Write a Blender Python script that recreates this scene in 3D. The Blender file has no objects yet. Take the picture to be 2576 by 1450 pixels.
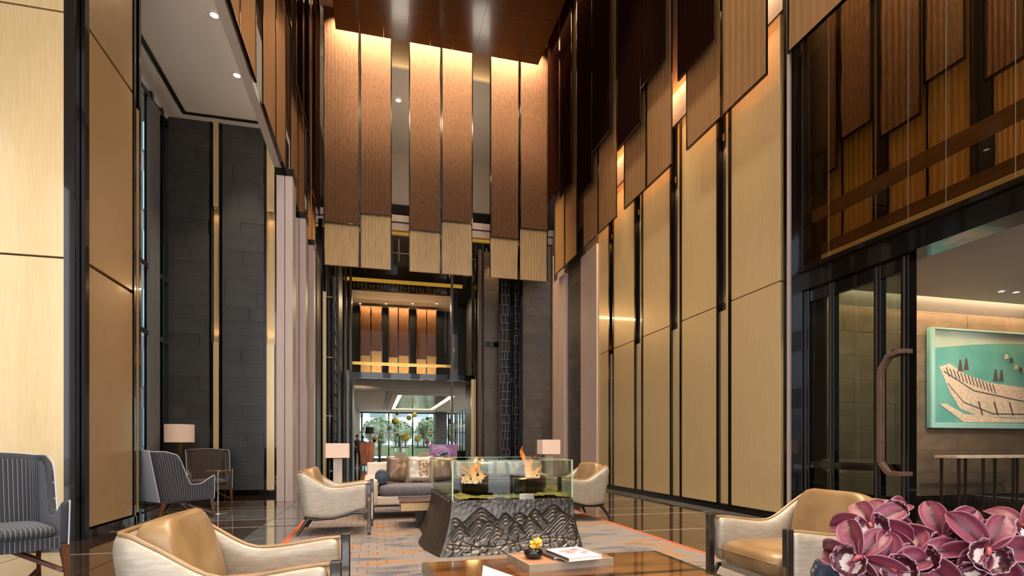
import bpy, bmesh, math, random
from mathutils import Vector, Matrix, noise
random.seed(7)
scene = bpy.context.scene
C = scene.collection
PI = math.pi
R = math.radians

# ------------------------------------------------------------------ camera
CAM_H = 1.1
FPX, PX, PY = 1369.0, 1288.0, 1122.0           # focal length and principal point of the 2576x1450 photograph
YAW = R(14.07)
cd = bpy.data.cameras.new('camera'); cam = bpy.data.objects.new('camera', cd); C.objects.link(cam)
cam.location = (0, 0, CAM_H); cam.rotation_euler = (R(90), 0, -YAW)
cd.sensor_width = 36; cd.lens = FPX / 2576 * 36; cd.shift_y = (PY - 725) / 2576
cd.clip_start = 0.02; cd.clip_end = 400
scene.camera = cam

# ------------------------------------------------------------------ world, exposure, lights
scene.view_settings.view_transform = 'Standard'; scene.view_settings.look = 'None'
scene.view_settings.gamma = 1; scene.view_settings.use_curve_mapping = False
scene.view_settings.exposure = 0.4
w = bpy.data.worlds.new('sky'); scene.world = w; w.use_nodes = True
w.node_tree.nodes['Background'].inputs[0].default_value = (0.93, 0.95, 1.0, 1)
w.node_tree.nodes['Background'].inputs[1].default_value = 4.2

def area(name, loc, rot, sx, sy, power, col, spread=180):
    l = bpy.data.lights.new(name, 'AREA'); l.shape = 'RECTANGLE'; l.size = sx; l.size_y = sy
    l.energy = power; l.color = col; l.spread = R(spread)
    o = bpy.data.objects.new(name, l); C.objects.link(o); o.location = loc; o.rotation_euler = rot
    return o
def spot(name, loc, target, power, col, cone=70, blend=0.6, radius=0.06):
    l = bpy.data.lights.new(name, 'SPOT'); l.energy = power; l.color = col
    l.spot_size = R(cone); l.spot_blend = blend; l.shadow_soft_size = radius
    o = bpy.data.objects.new(name, l); C.objects.link(o); o.location = loc
    d = Vector(target) - Vector(loc); o.rotation_euler = d.to_track_quat('-Z', 'Y').to_euler()
    return o
WARM = (1.0, 0.72, 0.42); SOFT = (1.0, 0.86, 0.68)
# canopy coves: front, left and right; wall wash and rail uplight are added strips
area('cove_light_far', (2.05, 16.9, 14.15), (R(5), 0, 0), 6.6, 0.2, 640, WARM, 95)
area('wall_wash_added', (5.66, 10.3, 8.4), (0, R(-2), 0), 0.08, 6.8, 330, WARM, 105)  # added strip hidden behind the curtains, warms the gold panels
area('rail_uplight_added', (-1.87, 6.0, 6.74), (R(180), R(-15), 0), 0.12, 21, 38, SOFT)  # added strip on top of the rail, brightens the left bay ceiling
area('cove_light_side', (5.22, 8.5, 13.75), (0, R(6), 0), 0.25, 16, 160, WARM)
area('cove_light_side', (-1.38, 8.5, 13.75), (0, R(-6), 0), 0.25, 16, 160, WARM)
# invented spots just under the canopy, put in to light the seating
for ix in range(3):
    for iy in range(4):
        x = 0.0 + ix * 2.05; y = 0.6 + iy * 3.3
        spot('canopy_seating_fill', (x, y, 13.24), (x, y, 0), 900, SOFT, 62, 0.8, 0.12)
# added spots that stretch the cove glow down the far curtains
for k in range(6):
    spot('curtain_glow_fill', (-0.9+1.15*k, 13.9, 13.24), (-1.0+1.25*k, 17.2, 11.4), 330, WARM, 46, 1.0, 0.1)
# added spots standing in for daylight on the lower gold wall
for y in (7.4, 8.9, 10.4, 11.9):
    spot('gold_wall_fill', (4.3, y, 13.24), (5.8, y, 2.2), 520, SOFT, 30, 1.0, 0.12)
# left bay downlights
for y in (2.0, 6.0, 9.4, 12.2):
    spot('bay_downlight', (-2.75, y, 8.05), (-2.75, y, 0), 260, SOFT, 70, 0.8, 0.06)

# ------------------------------------------------------------------ pixel -> place helpers
def tang(px): return math.tan(math.atan((px - PX) / FPX) + YAW)
def zc_of(x, y): return x * math.sin(YAW) + y * math.cos(YAW)
def z_at(x, y, py): return CAM_H + (PY - py) * zc_of(x, y) / FPX
def on_X(px, X): return X / tang(px)                    # depth Y of a column of pixels on the plane x = X
def on_Y(px, Y): return Y * tang(px)                    # X of a column of pixels on the plane y = Y
def floor_pt(px, py, z=0.0):
    zc = (CAM_H - z) * FPX / (py - PY); xc = (px - PX) / FPX * zc
    return (xc * math.cos(YAW) + zc * math.sin(YAW), -xc * math.sin(YAW) + zc * math.cos(YAW))
def at_Y(px, py, Y):
    X = on_Y(px, Y); return (X, Y, z_at(X, Y, py))

# ------------------------------------------------------------------ materials
def lin(h):
    h = h.lstrip('#'); o = []
    for i in (0, 2, 4):
        c = int(h[i:i+2], 16) / 255; o.append(c / 12.92 if c <= 0.04045 else ((c + 0.055) / 1.055) ** 2.4)
    return (*o, 1)
MATS = {}
def pmat(name, col, rough=0.5, metal=0.0, coat=0.0, coat_rough=0.05, var=None, vscale=4.0, vstretch=(1,1,1), bump=0.0,
         bscale=60.0, bstretch=(1,1,1), emit=None, estr=0.0, alpha=None, sheen=0.0, objvar=0.0, detail=3.0, spec=0.5, lo=0.35, hi=0.65, rvar=0.0):
    """Principled material: colour noise between col and var, fine bump, per-object brightness spread."""
    m = bpy.data.materials.new(name); m.use_nodes = True; nt = m.node_tree; N = nt.nodes; L = nt.links
    b = N['Principled BSDF']
    c = lin(col) if isinstance(col, str) else col
    b.inputs['Base Color'].default_value = c; b.inputs['Roughness'].default_value = rough
    b.inputs['Metallic'].default_value = metal; b.inputs['Coat Weight'].default_value = coat
    b.inputs['Coat Roughness'].default_value = coat_rough; b.inputs['Specular IOR Level'].default_value = spec
    if sheen: b.inputs['Sheen Weight'].default_value = sheen
    if emit:
        b.inputs['Emission Color'].default_value = lin(emit); b.inputs['Emission Strength'].default_value = estr
    tc = N.new('ShaderNodeTexCoord'); out = None
    if var:
        mp = N.new('ShaderNodeMapping'); mp.inputs['Scale'].default_value = vstretch
        L.new(tc.outputs['Object'], mp.inputs[0])
        n = N.new('ShaderNodeTexNoise'); n.inputs['Scale'].default_value = vscale; n.inputs['Detail'].default_value = detail
        L.new(mp.outputs[0], n.inputs['Vector'])
        rp = N.new('ShaderNodeValToRGB'); rp.color_ramp.elements[0].position = lo; rp.color_ramp.elements[1].position = hi
        rp.color_ramp.elements[0].color = c; rp.color_ramp.elements[1].color = lin(var)
        L.new(n.outputs['Fac'], rp.inputs[0]); out = rp.outputs[0]
        if rvar:
            mr = N.new('ShaderNodeMapRange'); mr.inputs[3].default_value = rough - rvar; mr.inputs[4].default_value = rough + rvar
            L.new(n.outputs['Fac'], mr.inputs[0]); L.new(mr.outputs[0], b.inputs['Roughness'])
    if objvar:
        oi = N.new('ShaderNodeObjectInfo'); mr = N.new('ShaderNodeMapRange')
        mr.inputs[3].default_value = 1 - objvar; mr.inputs[4].default_value = 1 + objvar
        L.new(oi.outputs['Random'], mr.inputs[0])
        hs = N.new('ShaderNodeHueSaturation'); L.new(mr.outputs[0], hs.inputs['Value'])
        if out is not None: L.new(out, hs.inputs['Color'])
        else: hs.inputs['Color'].default_value = c
        out = hs.outputs[0]
    if out is not None: L.new(out, b.inputs['Base Color'])
    if bump:
        mp2 = N.new('ShaderNodeMapping'); mp2.inputs['Scale'].default_value = bstretch
        L.new(tc.outputs['Object'], mp2.inputs[0])
        n2 = N.new('ShaderNodeTexNoise'); n2.inputs['Scale'].default_value = bscale; n2.inputs['Detail'].default_value = 3
        L.new(mp2.outputs[0], n2.inputs['Vector'])
        bp = N.new('ShaderNodeBump'); bp.inputs['Strength'].default_value = bump; bp.inputs['Distance'].default_value = 0.01
        L.new(n2.outputs['Fac'], bp.inputs['Height']); L.new(bp.outputs[0], b.inputs['Normal'])
    MATS[name] = m
    return m
def emat(name, col, s):
    m = bpy.data.materials.new(name); m.use_nodes = True; nt = m.node_tree
    nt.nodes.remove(nt.nodes['Principled BSDF']); e = nt.nodes.new('ShaderNodeEmission')
    e.inputs[0].default_value = lin(col); e.inputs[1].default_value = s
    nt.links.new(e.outputs[0], nt.nodes['Material Output'].inputs[0]); MATS[name] = m
    return m
def gmat(name, tint, ior=1.45, rough=0.0):
    """thin pane: Fresnel reflection over straight transmission"""
    m = bpy.data.materials.new(name); m.use_nodes = True; nt = m.node_tree; N = nt.nodes; L = nt.links
    N.remove(N['Principled BSDF'])
    t = N.new('ShaderNodeBsdfTransparent'); t.inputs[0].default_value = lin(tint)
    g = N.new('ShaderNodeBsdfGlossy'); g.inputs['Roughness'].default_value = rough
    lw = N.new('ShaderNodeLayerWeight'); lw.inputs['Blend'].default_value = 0.5
    pw = N.new('ShaderNodeMath'); pw.operation = 'POWER'; pw.inputs[1].default_value = 4.0; L.new(lw.outputs['Facing'], pw.inputs[0])
    r0 = ((ior-1)/(ior+1))**2
    f = N.new('ShaderNodeMapRange'); f.inputs[3].default_value = r0; f.inputs[4].default_value = 0.9; L.new(pw.outputs[0], f.inputs[0])
    x = N.new('ShaderNodeMixShader'); L.new(f.outputs[0], x.inputs[0]); L.new(t.outputs[0], x.inputs[1]); L.new(g.outputs[0], x.inputs[2])
    L.new(x.outputs[0], N['Material Output'].inputs[0]); MATS[name] = m
    return m

pmat('gold_panel', '#debd86', 0.33, 0.4, coat=0.28, coat_rough=0.07, var='#e4c692', vscale=3, vstretch=(30, 30, 1), bump=0.05, bscale=180, bstretch=(1, 1, 0.04))
pmat('gold_panel_warm', '#c9a472', 0.33, 0.5, coat=0.2, coat_rough=0.1, var='#d0ad7c', vscale=3, vstretch=(30, 30, 1), bump=0.05, bscale=180, bstretch=(1, 1, 0.04))
pmat('black_bronze', '#17120f', 0.18, 0.6, coat=0.5, coat_rough=0.03)
pmat('blind_grey', '#7b7c7e', 0.5)
pmat('stone_back', '#2b2926', 0.6)
pmat('joint_line', '#6d655c', 0.4)
pmat('black_matte', '#0e0c0b', 0.5)
pmat('grey_post', '#4d4640', 0.35, 0.4)
pmat('stone_tile', '#393632', 0.4, 0.0, var='#423f3a', vscale=3, vstretch=(1, 1, 2), objvar=0.13, bump=0.15, bscale=25)
pmat('stone_tile_warm', '#5a4d40', 0.42, 0.0, var='#6b5c4b', vscale=3, vstretch=(1, 1, 2), objvar=0.16, bump=0.15, bscale=25)
pmat('pink_wood', '#b39c92', 0.45, 0.0, var='#c0aaa0', vscale=6, vstretch=(12, 12, 0.3), bump=0.05, bscale=80, bstretch=(4, 4, 0.1))
pmat('ceiling_paint', '#d6cbc0', 0.7)
pmat('plaster', '#a8998c', 0.7)
pmat('brown_beam', '#5d4637', 0.5, var='#6b5140', vscale=2, vstretch=(1, 1, 6))
pmat('canopy_wood', '#55300f', 0.28, 0.0, coat=0.4, coat_rough=0.12, var='#6b3f1a', vscale=2.2, vstretch=(0.6, 6, 6), objvar=0.06)
pmat('brass', '#b08a45', 0.25, 0.9)
pmat('mesh_copper', '#774c28', 0.45, 0.4, var='#3a2211', vscale=10, vstretch=(22, 22, 0.8), detail=5, bump=0.8, bscale=22, bstretch=(9, 9, 1.2))
pmat('mesh_gold', '#cfae7a', 0.4, 0.35, var='#a8875a', vscale=10, vstretch=(14, 14, 0.25), detail=5, bump=0.35, bscale=22, bstretch=(9, 9, 0.3))
pmat('mesh_bronze', '#bd8f5c', 0.45, 0.3, var='#a67b4c', vscale=7, vstretch=(14, 14, 0.12), detail=4, bump=0.15, bscale=30, bstretch=(9, 9, 0.1))
pmat('mesh_espresso', '#22100a', 0.9, 0.0, spec=0.0, var='#1c0d08', vscale=8, vstretch=(14, 14, 0.2), bump=0.15, bscale=30, bstretch=(9, 9, 0.1))
pmat('floor_wood', '#2e221b', 0.08, 0.0, coat=0.6, coat_rough=0.03, var='#4a372a', vscale=2.5, vstretch=(1, 5, 1), detail=6, objvar=0.25)
pmat('floor_marble', '#686764', 0.08, 0.0, coat=0.5, coat_rough=0.03, var='#3f403f', vscale=3.0, vstretch=(1, 2.5, 1), detail=7, objvar=0.12)
pmat('floor_line', '#8d857b', 0.15)
pmat('floor_dark', '#16120f', 0.12, coat=0.5)
gmat('clear_glass', '#eef3ef', 1.35); gmat('box_glass', '#f2f0ea', 1.12); gmat('door_glass', '#c6d0c8', 1.4); gmat('smoke_glass', '#e2d2b2', 1.3)
emat('lamp_white', '#fff2dc', 6.0); emat('lamp_gold', '#ffd596', 3.0); emat('lamp_amber', '#c99638', 0.5)

# ------------------------------------------------------------------ mesh helpers
class G:
    def __init__(s): s.v = []; s.f = []
    def add(s, vs, fs):
        o = len(s.v); s.v += [tuple(v) for v in vs]; s.f += [tuple(i + o for i in f) for f in fs]; return s
    def box(s, x0, x1, y0, y1, z0, z1):
        return s.add([(x0,y0,z0),(x1,y0,z0),(x1,y1,z0),(x0,y1,z0),(x0,y0,z1),(x1,y0,z1),(x1,y1,z1),(x0,y1,z1)],
                     [(0,3,2,1),(4,5,6,7),(0,1,5,4),(1,2,6,5),(2,3,7,6),(3,0,4,7)])
    def bar(s, a, b, w, h=None, up=(0,0,1), w2=None, h2=None):
        """straight bar of rectangular section from a to b (tapering to w2 x h2)"""
        a = Vector(a); b = Vector(b); h = h or w; w2 = w2 or w; h2 = h2 or h
        d = (b - a).normalized(); u = Vector(up)
        if abs(d.dot(u)) > 0.99: u = Vector((0, 1, 0))
        r = d.cross(u).normalized(); u = r.cross(d).normalized()
        vs = []
        for p, ww, hh in ((a, w, h), (b, w2, h2)):
            for sx, sy in ((-1,-1),(1,-1),(1,1),(-1,1)): vs.append(p + r * sx * ww / 2 + u * sy * hh / 2)
        return s.add(vs, [(3,2,1,0),(4,5,6,7),(0,1,5,4),(1,2,6,5),(2,3,7,6),(3,0,4,7)])
    def tube(s, pts, rad, n=8, caps=True):
        pts = [Vector(p) for p in pts]; k = len(pts)
        rads = rad if isinstance(rad, (list, tuple)) else [rad] * k
        rings = []; ref = None
        for i, p in enumerate(pts):
            d = (pts[min(i+1, k-1)] - pts[max(i-1, 0)]).normalized()
            if ref is None: ref = Vector((0,0,1)) if abs(d.z) < 0.9 else Vector((1,0,0))
            r = d.cross(ref).normalized(); u = r.cross(d).normalized(); ref = u
            rings.append([p + (r * math.cos(2*PI*j/n) + u * math.sin(2*PI*j/n)) * rads[i] for j in range(n)])
        vs = [v for ring in rings for v in ring]; fs = []
        for i in range(k - 1):
            for j in range(n): fs.append((i*n+j, i*n+(j+1)%n, (i+1)*n+(j+1)%n, (i+1)*n+j))
        if caps: fs.append(tuple(range(n-1, -1, -1))); fs.append(tuple((k-1)*n+j for j in range(n)))
        return s.add(vs, fs)
    def lathe(s, prof, n=24, cx=0, cy=0, caps=True):
        vs = []; fs = []; k = len(prof)
        for r, z in prof:
            for j in range(n): vs.append((cx + r*math.cos(2*PI*j/n), cy + r*math.sin(2*PI*j/n), z))
        for i in range(k-1):
            for j in range(n): fs.append((i*n+j, i*n+(j+1)%n, (i+1)*n+(j+1)%n, (i+1)*n+j))
        if caps: fs.append(tuple(range(n-1,-1,-1))); fs.append(tuple((k-1)*n+j for j in range(n)))
        return s.add(vs, fs)
    def grid(s, fn, nu, nv, closed_u=False):
        """surface fn(u, v), u and v in 0..1"""
        cu = nu if closed_u else nu + 1
        vs = [fn(i/nu, j/nv) for j in range(nv+1) for i in range(cu)]
        fs = []
        for j in range(nv):
            for i in range(nu):
                a = j*cu + i; b = j*cu + (i+1) % cu
                fs.append((a, b, b+cu, a+cu))
        return s.add(vs, fs)
    def slab(s, fn, nu, nv, th):
        """surface fn(u,v) given thickness th along its own normal"""
        P = [[Vector(fn(i/nu, j/nv)) for i in range(nu+1)] for j in range(nv+1)]
        Q = []
        for j in range(nv+1):
            row = []
            for i in range(nu+1):
                du = P[j][min(i+1,nu)] - P[j][max(i-1,0)]; dv = P[min(j+1,nv)][i] - P[max(j-1,0)][i]
                nn = du.cross(dv); nn = nn.normalized() if nn.length > 1e-9 else Vector((0,0,1))
                row.append(P[j][i] + nn * th)
            Q.append(row)
        c = nu + 1; vs = [p for r in P for p in r] + [q for r in Q for q in r]; o = c*(nv+1); fs = []
        for j in range(nv):
            for i in range(nu):
                a = j*c+i; fs.append((a+c, a+c+1, a+1, a)); fs.append((o+a, o+a+1, o+a+c+1, o+a+c))
        for i in range(nu): fs.append((i, i+1, o+i+1, o+i)); a = nv*c+i; fs.append((a+1, a, o+a, o+a+1))
        for j in range(nv): a = j*c; fs.append((a+c, a, o+a, o+a+c)); a = j*c+nu; fs.append((a, a+c, o+a+c, o+a))
        return s.add(vs, fs)
    def prism(s, poly, axis, a0, a1):
        """polygon (2-d points) extruded along axis 'x','y' or 'z' from a0 to a1"""
        def mk(p, a): return {'x': (a, p[0], p[1]), 'y': (p[0], a, p[1]), 'z': (p[0], p[1], a)}[axis]
        n = len(poly); vs = [mk(p, a0) for p in poly] + [mk(p, a1) for p in poly]
        fs = [tuple(range(n-1,-1,-1)), tuple(range(n, 2*n))] + [(i, (i+1)%n, n+(i+1)%n, n+i) for i in range(n)]
        return s.add(vs, fs)
    def sphere(s, c, r, n=16, m=10, sc=(1,1,1)):
        vs = []; fs = []
        for j in range(m+1):
            t = PI*j/m
            for i in range(n):
                a = 2*PI*i/n; vs.append((c[0]+r*sc[0]*math.sin(t)*math.cos(a), c[1]+r*sc[1]*math.sin(t)*math.sin(a), c[2]-r*sc[2]*math.cos(t)))
        for j in range(m):
            for i in range(n): fs.append((j*n+i, j*n+(i+1)%n, (j+1)*n+(i+1)%n, (j+1)*n+i))
        return s.add(vs, fs)
    def xform(s, M): s.v = [tuple(M @ Vector(v)) for v in s.v]; return s
    def build(s, name, mat, parent=None, smooth=False, bevel=0.0, segs=2, subsurf=0):
        me = bpy.data.meshes.new(name); me.from_pydata(s.v, [], s.f); me.update()
        bm = bmesh.new(); bm.from_mesh(me); bmesh.ops.remove_doubles(bm, verts=bm.verts, dist=1e-6)
        bmesh.ops.recalc_face_normals(bm, faces=bm.faces); bm.to_mesh(me); bm.free()
        me.materials.append(MATS[mat])
        o = bpy.data.objects.new(name, me); C.objects.link(o)
        if parent: o.parent = parent
        if smooth or bevel:
            for p in me.polygons: p.use_smooth = smooth
            if smooth and not subsurf: me.set_sharp_from_angle(angle=R(55))
        if bevel:
            md = o.modifiers.new('bevel', 'BEVEL'); md.width = bevel; md.segments = segs; md.limit_method = 'ANGLE'
            for p in me.polygons: p.use_smooth = True
            md.harden_normals = True
        if subsurf:
            md = o.modifiers.new('sub', 'SUBSURF'); md.levels = subsurf; md.render_levels = subsurf
        return o
def share(name, me, loc, parent=None, rot=(0,0,0), scale=(1,1,1)):
    o = bpy.data.objects.new(name, me); C.objects.link(o); o.location = loc; o.rotation_euler = rot; o.scale = scale
    if parent: o.parent = parent
    return o
def tag(o, label=None, cat=None, group=None, kind=None):
    if label: o['label'] = label
    if cat: o['category'] = cat
    if group: o['group'] = group
    if kind: o['kind'] = kind
    return o
def thing(name, label, cat, loc=(0,0,0), rz=0.0, group=None):
    o = bpy.data.objects.new(name, None); C.objects.link(o); o.location = loc; o.rotation_euler = (0,0,rz); o.empty_display_size = 0.1
    return tag(o, label, cat, group)
def copy_tree(o, parent=None):
    c = o.copy(); C.objects.link(c); c.parent = parent
    for ch in o.children: copy_tree(ch, c)
    return c
def struct(o): o['kind'] = 'structure'; return o
ORD = ['first','second','third','fourth','fifth','sixth','seventh','eighth','ninth','tenth','eleventh','twelfth']
# ================================================================== SETTING
XR, XL, YC, HEM = 5.8, -1.75, 17.3, 6.55          # right wall, left curtain line, far curtain line, height of the light hems
def sbox(name, b, mat, parent=None, bevel=0.0):
    o = G().box(*b).build(name, mat, parent, bevel=bevel)
    return o if parent else struct(o)

# ---- floor: slab and separate tiles
floor = sbox('floor', (-8.2, 13.2, -5.2, 44.2, -0.25, -0.012), 'floor_dark')
_tile_cache = {}
def tile(x0, x1, y0, y1, mat, name='floor_tile', z=0.0):
    k = (round(x1-x0, 3), round(y1-y0, 3), mat)
    if k not in _tile_cache:
        g = G().box(-(x1-x0)/2, (x1-x0)/2, -(y1-y0)/2, (y1-y0)/2, -0.012, 0)
        o = g.build(name, mat, floor); _tile_cache[k] = o.data
        o.location = ((x0+x1)/2, (y0+y1)/2, z); return o
    return share(name, _tile_cache[k], ((x0+x1)/2, (y0+y1)/2, z), floor)
gp = 0.006
cols_left = [(-7.6, -6.2), (-6.2, -4.8), (-4.8, -3.4), (-3.4, -2.45), (-2.45, -1.5)]
cols_right = [(3.25, 4.3), (4.3, 5.35)]
mid = [(-1.02, 0.4), (0.4, 1.8), (1.8, 3.25)]
rows = [(-1.5, 0.4, 'w'), (0.45, 1.9, 'm'), (1.95, 3.4, 'w'), (3.45, 4.95, 'w'), (5.0, 6.38, 'w'), (6.44, 7.95, 'w'), (8.02, 8.75, 'w'), (8.8, 10.15, 'm'),
        (10.2, 10.5, 'w'), (10.56, 11.7, 'w'), (11.76, 13.1, 'w'), (13.16, 14.5, 'm'), (14.55, 16.2, 'w'), (16.26, 18.0, 'w'), (18.05, 19.6, 'm'), (19.65, 21.2, 'w')]
for i, (y0, y1, t) in enumerate(rows):
    m = 'floor_wood' if t == 'w' else 'floor_marble'
    for (x0, x1) in cols_left:
        if y0 > 7.0 and x1 < -4.0: continue
        tile(x0+gp, x1-gp, y0, y1, m)
    for (x0, x1) in cols_right: tile(x0+gp, x1-gp, y0, y1, 'floor_wood')
    if y0 > 9.9:
        for (x0, x1) in mid: tile(x0+gp, x1-gp, y0, y1, m)
    tile(-1.5+gp, -1.02-gp, y0, y1, 'floor_marble')
    tile(5.35+gp, 5.78, y0, y1, 'floor_marble')
    if i:
        yl = rows[i-1][1]
        tile(-7.6 if yl < 7.1 else -4.3, -1.5, yl+gp, y0-gp, 'floor_line', 'floor_strip')
        tile(3.25, 5.35, yl+gp, y0-gp, 'floor_line', 'floor_strip')
        if y0 > 9.9: tile(-1.02, 3.25, yl+gp, y0-gp, 'floor_line', 'floor_strip')
for j in range(12):                                             # passage tiles
    y0 = 21.25 + 1.9*j
    for k in range(4 if y0 < 24 else 6): tile(-1.0 + 1.3*k + gp, 0.3 + 1.3*k - gp, y0+gp, y0+1.9-gp, 'floor_wood')
for j in range(5):                                              # side room tiles
    for k in range(4): tile(5.85 + 1.75*k + gp, 7.6 + 1.75*k - gp, -1.2 + 1.75*j + gp, 0.55 + 1.75*j - gp, 'floor_wood')

# ---- left pillar
pil = sbox('wall_left', (-8.2, -3.36, 7.31, 8.8, 0, 8.14), 'black_matte')
for (z0, z1) in ((0.11, 3.23), (3.25, 6.03), (6.05, 8.14)):
    G().box(-5.9, -3.42, 7.25, 7.31, z0, z1).build('gold_panel', 'gold_panel', pil, bevel=0.004)
    G().box(-8.2, -5.92, 7.25, 7.31, z0, z1).build('gold_panel', 'gold_panel', pil, bevel=0.004)
    G().box(-3.36, -3.3, 7.48, 8.68, z0+0.02, z1).build('gold_panel', 'gold_panel_warm', pil, bevel=0.004)
sbox('baseboard_left', (-8.2, -3.42, 7.235, 7.31, 0, 0.105), 'black_bronze')
sbox('baseboard_left', (-3.36, -3.285, 7.46, 8.8, 0, 0.105), 'black_bronze')
sbox('trim_1', (-3.44, -3.33, 7.24, 7.34, 0, 8.14), 'black_bronze')
sbox('trim_2', (-3.36, -3.285, 7.36, 7.46, 0, 8.14), 'black_bronze')
sbox('trim_3', (-3.36, -3.285, 8.70, 8.76, 0, 8.14), 'black_bronze')
t4 = sbox('trim_4', (-3.36, -3.29, 8.80, 8.86, 0.15, 5.9), 'gold_panel_warm')
sbox('trim_5', (-3.36, -3.285, 8.86, 8.93, 0, 8.14), 'black_bronze')

# ---- left bay: window wall, stone wall, ceiling
win = G().box(-4.36, -4.345, 8.93, 13.05, 0.1, 7.9).build('window_1', 'clear_glass'); struct(win)
for y in (9.0, 10.3, 11.5, 12.2, 12.75): G().box(-4.42, -4.28, y-0.05, y+0.05, 0, 8.1).build('mullion', 'black_bronze', win)
for z in (0.06, 3.3, 4.6, 7.95): G().box(-4.41, -4.29, 8.93, 13.05, z-0.05, z+0.05).build('transom', 'black_bronze', win)
G().box(-4.32, -4.26, 9.1, 9.9, 0.1, 8.1).build('window_blind', 'blind_grey', win)
G().box(-4.32, -4.26, 12.0, 12.5, 0.1, 7.9).build('window_blind', 'blind_grey', win)
sw = sbox('wall_far_left', (-4.5, -1.95, 13.16, 13.5, 0, 8.14), 'stone_back')
def stone_wall(parent, x0, x1, z0, z1, y, mat, cw=0.62, ch=0.31, facing='y', seed=0):
    rnd = random.Random(seed); z = z0; r = 0; cache = {}
    while z < z1 - 0.02:
        zt = min(z + ch, z1); x = x0 - (rnd.random() * cw * 0.9)
        while x < x1 - 0.01:
            xa, xb = max(x, x0), min(x + cw, x1)
            if xb - xa > 0.03:
                key = (round(xb-xa, 2), round(zt-z, 2))
                d = rnd.choice((0, 0.002, 0.004))
                if key not in cache:
                    g = G().box(0.0015, key[0]-0.0015, -0.03, 0.03, 0.0015, key[1]-0.0015)
                    o = g.build('stone_tile', mat, parent); cache[key] = o.data; o.location = (xa, y - d, z)
                else: share('stone_tile', cache[key], (xa, y - d, z), parent)
            x += cw
        z = zt; r += 1
def strip_niche(parent, x0, x1, y, z_lo, z_hi, top):
    """beige strip with a recess lit from above and below"""
    G().box(x0, x1, y-0.03, y+0.03, 0.11, z_lo).build('beige_strip', 'gold_panel', parent, bevel=0.004)
    G().box(x0, x1, y+0.03, y+0.05, z_lo, z_hi).build('niche_back', 'gold_panel_warm', parent)
    G().box(x0, x1, y-0.03, y+0.03, z_hi, top).build('beige_strip', 'gold_panel', parent, bevel=0.004)
    xm = (x0+x1)/2
    G().lathe([(0.02, z_hi-0.06), (0.024, z_hi-0.01)], 12, xm, y-0.02).build('lamp_can', 'brass', parent)
    spot('niche_light', (xm, y-0.055, z_hi-0.03), (xm, y+0.03, z_lo+1.2), 9, WARM, 75, 0.9, 0.02)
    spot('niche_light', (xm, y-0.055, z_lo+0.03), (xm, y+0.03, z_hi-1.2), 9, WARM, 75, 0.9, 0.02)
xa = on_Y(420, 13.1); xb = on_Y(528, 13.1); xc_ = on_Y(560, 13.1); xd = on_Y(665, 13.1); xe = on_Y(696, 13.1)
stone_wall(sw, -4.3, xb, 0.12, 8.14, 13.1, 'stone_tile', seed=1)
stone_wall(sw, xc_, xd, 0.12, 8.14, 13.1, 'stone_tile', seed=2)
zl, zh = z_at(-3.3, 13.1, 862), z_at(-3.3, 13.1, 522)
strip_niche(sw, xb+0.07, xc_-0.07, 13.1, zl, zh, 8.14)
strip_niche(sw, xd+0.05, xe-0.04, 13.1, zl, zh, 8.14)
for x in (xb, xc_-0.06, xd, xe-0.03): G().box(x+0.005, x+0.055, 13.05, 13.16, 0, 8.14).build('metal_trim', 'black_bronze', sw)
sbox('baseboard_far_left', (-4.34, xe, 13.03, 13.06, 0, 0.115), 'black_bronze')
lc = sbox('ceiling', (-8.2, -2.1, -5, 13.4, 8.14, 8.4), 'ceiling_paint')
G().box(-3.96, -3.88, -5, 12.86, 8.12, 8.139).build('slot', 'black_matte', lc)
G().box(-3.88, -2.12, 12.78, 12.86, 8.12, 8.139).build('slot', 'black_matte', lc)
def downlight(px, py, z, label, r=0.075, x=None, y=None):
    if x is None: x, y = floor_pt(px, py, z) if py > PY else ((lambda zc: ((px-PX)/FPX*zc*math.cos(YAW)+zc*math.sin(YAW), -(px-PX)/FPX*zc*math.sin(YAW)+zc*math.cos(YAW)))((z-CAM_H)*FPX/(PY-py)))
    t = thing('downlight', label, 'ceiling light', (x, y, z), 0, 'recessed ceiling downlights')
    G().lathe([(r*0.8, 0.002), (r*0.85, -0.02), (r*1.15, -0.02), (r*1.2, 0.0)], 20, caps=False).build('trim_ring', 'ceiling_paint', t, smooth=True)
    G().lathe([(0.001, -0.004), (r*0.85, -0.004)], 20, caps=False).build('lens', 'lamp_white', t)
    return t
downlight(539, 36, 8.14, 'round recessed downlight in left bay ceiling, nearer the camera')
downlight(596, 188, 8.14, 'round recessed downlight in left bay ceiling, nearer the stone wall')
# upper wall over the left bay and the rail the left curtains hang against
sbox('wall_left_upper', (-2.3, -2.12, -5, 17.0, 8.4, 14.4), 'plaster')
rail = sbox('trim_6', (-1.93, -1.80, -5, 17.0, HEM+0.02, HEM+0.14), 'ceiling_paint')
sbox('trim_7', (-2.12, -1.9, -5, 17.0, 8.05, 8.4), 'ceiling_paint')
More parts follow.
